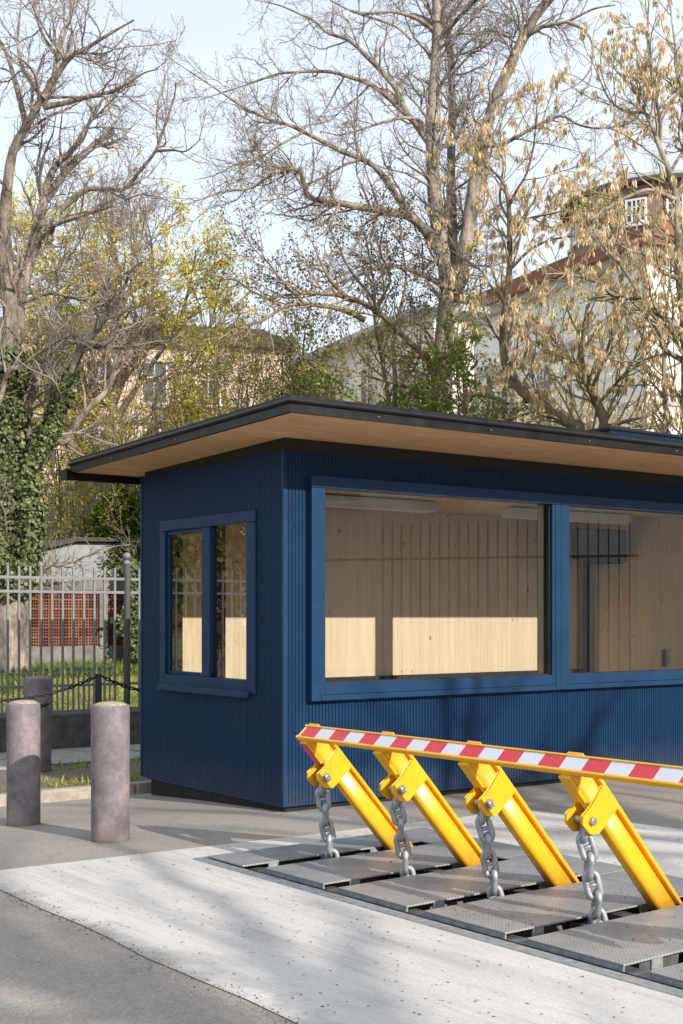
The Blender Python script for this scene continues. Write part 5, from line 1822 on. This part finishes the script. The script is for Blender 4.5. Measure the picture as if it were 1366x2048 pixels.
# T6: small leaved tree in the middle, its long limbs leaning left ------------------------------------
D6 = 24.0
lim6 = fork([
    ([(876, 1290), (878, 1100), (880, 900), (872, 800), (868, 740), (850, 712), (812, 678), (772, 637), (732, 609), (692, 593), (631, 587), (570, 590), (530, 600)], 0.16, 0.018, -1.2, 0),
    ([(780, 1290), (782, 1000), (784, 860), (768, 742), (750, 650), (748, 577), (740, 520), (730, 470), (720, 430)], 0.09, 0.010, 0, 0),
    ([(786, 900), (790, 760), (786, 690), (800, 620), (812, 560), (806, 500), (800, 450)], 0.06, 0.010, 0.8, 0.2),
    ([(730, 640), (675, 617), (611, 609), (571, 613), (522, 642), (466, 662), (420, 690)], 0.055, 0.010, -0.9, -0.8),
    ([(692, 593), (660, 560), (640, 520), (622, 480), (610, 470)], 0.04, 0.009, 0.6, -0.9),
    ([(748, 600), (700, 540), (680, 500), (660, 470)], 0.035, 0.009, 0.8, 0),
    ([(748, 620), (780, 560), (760, 500), (770, 440), (760, 410)], 0.030, 0.008, -0.6, 0),
    ([(611, 609), (570, 570), (540, 530), (510, 500), (480, 460)], 0.026, 0.007, 0.6, -1.2),
    ([(540, 600), (500, 580), (470, 560), (440, 560)], 0.025, 0.007, 0.5, -1.1),
    ([(930, 1290), (932, 900), (929, 790), (928, 745), (912, 720), (896, 680), (886, 640), (900, 600), (930, 560)], 0.085, 0.014, -0.4, -0.6),
    ([(868, 900), (878, 800), (877, 742), (868, 690), (850, 660), (820, 640)], 0.06, 0.014, 0.4, -0.4),
    ([(880, 860), (840, 790), (800, 770), (760, 760), (700, 740), (650, 730)], 0.05, 0.010, -0.7, -0.3),
    ([(930, 790), (970, 790), (1000, 800), (1016, 808)], 0.06, 0.03, -0.4, -0.7),
], D6)
t6, g6, r6_, base6 = tree('small_leaved_tree', 'small leaved tree above the middle of the booth roof with dark sparse foliage', at(876, 1300, D6), lim6, 'bark_brown', 'twig_brown', [
    dict(per=4.2, tmin=0.24, ang=48, Lm=1.15, Lrel=0.08, K=7, wig=0.18, up=0.05, S=4, rf=0.5, r_end=0.006, rmin=0.008, rcap=0.024),
    dict(per=6.0, tmin=0.10, ang=50, Lm=0.58, K=5, wig=0.2, up=0.04, S=3, rf=0.6, r_end=0.004, rmin=0.0058, rcap=0.010),
    dict(per=3.4, tmin=0.10, ang=48, Lm=0.22, K=3, wig=0.2, up=0.04, S=3, rf=0.7, r_end=0.003, rmin=0.0042, rcap=0.006),
], seed=14)
c = cluster(g6[1][0], 9, 0.06, r6_, 1.0, 0.2)
hi = c[:, 2] > 1.6 + (1232 - 640) / 2600 * D6
ch = c[hi]
n = len(ch)
d = rand_dirs(n, r6_)
add_leaves(t6, 'dark_leaves', 'dark_leaf', ch, d, unit(np.cross(d, rand_dirs(n, r6_))), r6_.uniform(0.035, 0.07, n), r6_.uniform(0.025, 0.045, n), base6)
cl_ = c[~hi]
cl_ = cl_[r6_.random(len(cl_)) < 0.8]
n = len(cl_)
d = rand_dirs(n, r6_)
add_leaves(t6, 'green_leaves', 'olive_leaf', cl_, d, unit(np.cross(d, rand_dirs(n, r6_))), r6_.uniform(0.04, 0.085, n), r6_.uniform(0.03, 0.05, n), base6)


# leafy shrubs --------------------------------------------------------------------------------------
def shrub(name, label, x, d, ybase, ytop, spread_px, n_stems, mat, twig, seed, per_leaf=6, leaf=(0.05, 0.10), group=None, frac=1.0, dsp=1.0, palm=False):
    rng = np.random.default_rng(seed)
    base = at(x, ybase, d)
    base[2] = lz(13.6) - 0.02 if d > 19 else 0.3
    top = 1.6 + (1232 - ytop) / 2600 * d
    sw_ = spread_px / 2600 * d
    limbs = []
    for i in range(n_stems):
        dx, dy = rng.normal(0, 0.45) * sw_, rng.normal(0, 0.35) * sw_ * dsp
        H = (top - base[2]) * rng.uniform(0.6, 1.02) * (1 - 0.35 * min(1, abs(dx) / sw_))
        p0 = base + np.array([dx * 0.18, dy * 0.18, 0])
        pts = [p0, p0 + np.array([dx * 0.15, dy * 0.15, H * 0.35]), p0 + np.array([dx * 0.5, dy * 0.5, H * 0.72]), p0 + np.array([dx, dy, H])]
        limbs.append((np.array(pts), 0.035 * rng.uniform(0.7, 1.3), 0.008))
    t, g, rng, base = tree(name, label, base, limbs, 'bark_brown', twig, [
        dict(per=4.5, tmin=0.12, ang=42, Lm=0.85, Lrel=0.06, K=6, wig=0.16, up=0.06, S=3, rf=0.5, r_end=0.005, rmin=0.007, rcap=0.016),
        dict(per=5.5, tmin=0.10, ang=45, Lm=0.38, K=4, wig=0.18, up=0.04, S=3, rf=0.6, r_end=0.004, rmin=0.005, rcap=0.008),
    ], group=group, seed=seed, cat='shrub', jitter=0.04)
    c = cluster(g[1][0], int(per_leaf * 1.7 + 0.5), 0.06, rng, frac, 0.1)
    n = len(c)
    dd = rand_dirs(n, rng)
    if palm:
        dd[:, 2] -= 0.6
        dd = unit(dd)
    L = rng.uniform(leaf[0], leaf[1], n)
    add_leaves(t, 'foliage', mat, c, dd, unit(np.cross(dd, rand_dirs(n, rng))), L, L * (0.42 if palm else 0.6), base)
    return t


shrub('leafy_shrub', 'olive green shrub with many thin stems above the left part of the roof', 470, 25.5, 1280, 600, 150, 16, 'olive_leaf', 'twig_brown', 41, 5, (0.035, 0.075), frac=0.6)
shrub('leafy_shrub', 'yellowish green thicket right above the roof corner', 590, 24.5, 1280, 600, 130, 18, 'olive_leaf', 'twig_olive', 42, 6, (0.045, 0.09))
shrub('leafy_shrub', 'fresh green shrub behind the roof edge in the middle of the booth', 705, 23.0, 1280, 690, 110, 14, 'green_leaf', 'twig_brown', 43, 6, (0.06, 0.13), palm=True)
shrub('leafy_shrub', 'bright green chestnut shoots below the forked trunk of the tall bare tree', 900, 22.6, 1280, 640, 95, 14, 'green_leaf', 'twig_olive', 44, 7, (0.07, 0.15), palm=True)
shrub('leafy_shrub', 'low pale green shoots along the roof edge left of the housing', 1010, 21.5, 1280, 720, 70, 9, 'green_leaf', 'twig_olive', 45, 4, (0.06, 0.13), frac=0.6, palm=True)
shrub('leafy_shrub', 'light green shrub beside the ivy clad trunk over the grey shed', 108, 28.5, 1330, 950, 80, 16, 'olive_leaf', 'twig_brown', 46, 6, (0.04, 0.08))
shrub('leafy_shrub', 'olive shrub under the far end of the roof gutter', 190, 30.0, 1330, 925, 95, 18, 'olive_leaf', 'twig_olive', 47, 7, (0.045, 0.09))
shrub('leafy_shrub', 'thin pale stemmed bush in front of the grey shed', 100, 25.4, 1340, 1070, 38, 6, 'green_leaf', 'twig_brown', 48, 2, (0.04, 0.07), frac=0.4)
shrub('leafy_shrub', 'airy yellow green bush behind the middle of the left roof edge', 330, 27.0, 1280, 730, 150, 18, 'olive_leaf', 'twig_brown', 49, 5, (0.04, 0.075), frac=0.5)

shrub('young_maple', 'young maple in yellow blossom between the pink house and the white wing', 420, 34.0, 1280, 590, 140, 16, 'yellow_bloom', 'twig_brown', 50, 4, (0.04, 0.085), frac=0.35)
shrub('young_maple', 'smaller yellow maple low behind the ivy clad trunk', 130, 33.0, 1330, 640, 120, 16, 'yellow_bloom', 'twig_brown', 51, 4, (0.04, 0.085), frac=0.32)
shrub('young_maple', 'yellow blossoming bush above the lower end of the roof edge', 260, 29.5, 1300, 700, 90, 12, 'yellow_bloom', 'twig_olive', 52, 4, (0.04, 0.08), frac=0.3)

shrub('bare_thicket', 'tangle of pale bare twigs rising behind the roof corner', 560, 33.0, 1280, 520, 210, 26, 'bud', 'twig_brown', 53, 2, (0.03, 0.06), frac=0.5)
shrub('bare_thicket', 'tangle of bare twigs veiling the white wing left of the tall tree', 790, 31.5, 1280, 560, 150, 20, 'olive_leaf', 'twig_olive', 54, 3, (0.03, 0.07), frac=0.5)
shrub('bare_thicket', 'tangle of bare budding twigs in front of the villa wall', 1120, 30.0, 1280, 520, 170, 22, 'tan_leaf', 'twig_olive', 55, 3, (0.05, 0.10), frac=0.5)
shrub('bare_thicket', 'haze of fine brown twigs in front of the pink house', 190, 37.0, 1300, 440, 190, 26, 'bud', 'twig_brown', 56, 2, (0.03, 0.06), frac=0.5)
# beyond the left edge of the picture: what the small side panes mirror
shrub('tall_hedge_shrub', 'dense green shrub outside the picture to the left, mirrored in the small side panes', -1150, 17.5, 1400, 330, 330, 9, 'olive_leaf', 'twig_brown', 57, 5, (0.16, 0.30), frac=0.6)
shrub('tall_hedge_shrub', 'second dense green shrub outside the picture to the left', -820, 20.0, 1400, 330, 330, 9, 'olive_leaf', 'twig_brown', 58, 5, (0.16, 0.30), frac=0.6)
shrub('tall_hedge_shrub', 'third dense green shrub outside the picture, furthest left', -1500, 17.5, 1400, 330, 330, 9, 'olive_leaf', 'twig_brown', 59, 5, (0.16, 0.30), frac=0.6)


# thuja ---------------------------------------------------------------------------------------------
def thuja(label, x, d, ybase, ytop, wpx, seed, n=420):
    rng = np.random.default_rng(seed)
    base = at(x, ybase, d)
    base[2] = lz(12) - 0.03
    H = 1.6 + (1232 - ytop) / 2600 * d - base[2]
    Rm = wpx / 2600 * d
    t = thing('thuja', label, 'tree', base)
    v_, f_ = tubes(catmull(np.array([[0, 0, 0], [0.03, 0, H * 0.5], [0, 0.02, H * 0.95]]), 9)[None], np.linspace(0.09, 0.02, 9)[None], 8)
    link('trunk', set_mesh('trunk', v_, f_, 'bark_brown', True), t)
    z = H * rng.random(n) ** 0.8 * 0.97 + 0.03
    rad = Rm * (1 - (z / H) ** 1.6) ** 0.8 * (0.72 + 0.42 * rng.random(n))
    an = rng.uniform(0, 2 * np.pi, n)
    c0 = np.column_stack([rad * np.cos(an), rad * np.sin(an), z])
    outd = np.column_stack([np.cos(an), np.sin(an), rng.uniform(-0.35, 0.5, n)])
    outd = unit(outd)
    # each spray: a fan of flat scales around its axis
    per = 44
    s = rng.random((n, per))
    side = unit(np.cross(outd, np.array([[0, 0, 1.0]])))
    upv = np.cross(side, outd)
    wv = rng.normal(0, 0.42, (n, per)) * (0.25 + s)
    Ls = 0.42
    c = c0[:, None] + outd[:, None] * (s[..., None] - 0.55) * Ls + (side[:, None] * wv[..., None]) * 0.30 + upv[:, None] * (rng.normal(0, 0.05, (n, per)) - 0.16 * s ** 2 * 1.0)[..., None]
    dl = unit(outd[:, None] * 0.8 + side[:, None] * (wv * 1.1)[..., None] + rng.normal(0, 0.25, (n, per, 3)) - np.array([0, 0, 0.25]) * s[..., None])
    c, dl = c.reshape(-1, 3), dl.reshape(-1, 3)
    sd = unit(np.cross(dl, rng.normal(size=dl.shape) * 0.5 + np.array([0, 0, 1.0])))
    L = rng.uniform(0.06, 0.13, len(c))
    v_, f_ = leaf_quads(c, dl, sd, L, L * 0.5)
    o = link('crown', set_mesh('crown', v_, f_, 'thuja'), t)
    o['kind'] = 'stuff'
    bt = [tubes(np.stack([np.zeros((n, 3)) + np.column_stack([0 * z, 0 * z, z - 0.15]), c0 * 0.6 + np.column_stack([0 * z, 0 * z, z - 0.1]) * 0.4, c0], 1), np.tile(np.array([[0.014, 0.01, 0.005]]), (n, 1)), 3)]
    v_, f_ = join(bt)
    o = link('branches', set_mesh('branches', v_, f_, 'twig_brown'), t)
    o['kind'] = 'stuff'


thuja('bright green thuja behind the ball topped fence post', 236, 27.2, 1335, 968, 84, 61, 620)
thuja('taller thuja close behind the rear corner of the booth', 312, 28.4, 1335, 940, 80, 62, 560)

# ivy climbing at the end of the lattice wall
rng_ = np.random.default_rng(71)
ib = W(5.6, 12.9, 0.55)
t = thing('ivy_plant', 'dark ivy bush hanging over the right end of the brick lattice wall', 'ivy', ib)
n = 7000
q = rng_.random((n, 3))
c = np.column_stack([(q[:, 0] - 0.5) * 0.9, (q[:, 1] - 0.5) * 0.5, q[:, 2] * 2.0])
c = c * 1.0 + rng_.normal(0, 0.06, (n, 3))
wob = np.sin(c[:, 2] * 5) * 0.12
c[:, 0] += wob
nrm = unit(rng_.normal(size=(n, 3)) * 0.6 + np.array([[-0.2, -1.0, 0.3]]))
d = unit(np.cross(nrm, rand_dirs(n, rng_)))
L = rng_.uniform(0.06, 0.11, n)
v_, f_ = leaf_quads(c, d, np.cross(nrm, d), L, L * 0.95)
o = link('ivy_leaves', set_mesh('ivy_leaves', v_, f_, 'ivy'), t)
o['kind'] = 'stuff'
st_ = MB()
for i in range(9):
    x0 = -0.35 + 0.09 * i
    st_.tube([(x0, 0.05, -0.05), (x0 + 0.05 * math.sin(i), 0.02, 0.7), (x0 + 0.1 * math.cos(i * 2), 0.0, 1.4), (x0, 0.03, 1.95)], [0.02, 0.016, 0.012, 0.006], 6)
put('vine', st_, 'bark_dark', t, smooth=True)


# street trees behind the photographer: they throw the streaky shadows ---------------------------------
def street_tree(label, x, y, H, seed, nl=9, dens=1.0):
    rng = np.random.default_rng(seed)
    base = np.array([x, y, -0.02])
    limbs = [(np.array([base, base + [0.1, 0.1, H * 0.25], base + [-0.1, 0.15, H * 0.5], base + [0.15, 0, H * 0.78], base + [0.1, 0.1, H]]), 0.24, 0.03)]
    for i in range(nl):
        z0 = H * rng.uniform(0.28, 0.8)
        an = 2.4 * i + rng.uniform(-0.4, 0.4)
        Lh = H * rng.uniform(0.22, 0.42) * (1.15 - z0 / H)
        dx, dy = math.cos(an) * Lh, math.sin(an) * Lh
        p0 = base + np.array([0, 0.1, z0])
        limbs.append((np.array([p0, p0 + [dx * 0.4, dy * 0.4, Lh * 0.35], p0 + [dx * 0.8, dy * 0.8, Lh * 0.6], p0 + [dx * 1.2, dy * 1.15, Lh * rng.uniform(0.7, 1.15)]]), 0.15 * (1.2 - 0.6 * z0 / H), 0.03))
    t, g, _, _ = tree('street_tree', label, base, limbs, 'bark_grey', 'twig_grey', [
        dict(per=1.1 * dens, tmin=0.2, ang=46, Lm=1.5, Lrel=0.1, K=6, wig=0.2, up=0.05, S=4, rf=0.55, r_end=0.008, rmin=0.016, rcap=0.06),
        dict(per=2.4 * dens, tmin=0.15, ang=48, Lm=0.75, K=4, wig=0.2, up=0.05, S=3, rf=0.6, r_end=0.006, rmin=0.008, rcap=0.014),
    ], seed=seed, group='bare street trees across the road', jitter=0.05)
    return t


street_tree('bare street tree across the road nearest the barrier', 8.8, -5.2, 11.0, 81)
street_tree('bare street tree standing furthest from the booth across the road', 13.5, -10.5, 14.0, 82)
street_tree('bare street tree between the other street trees across the road', 6.4, -7.4, 12.5, 84, 11, 1.3)
street_tree('bare street tree beside the iron railing across the road', 14.2, -3.2, 12.0, 83)
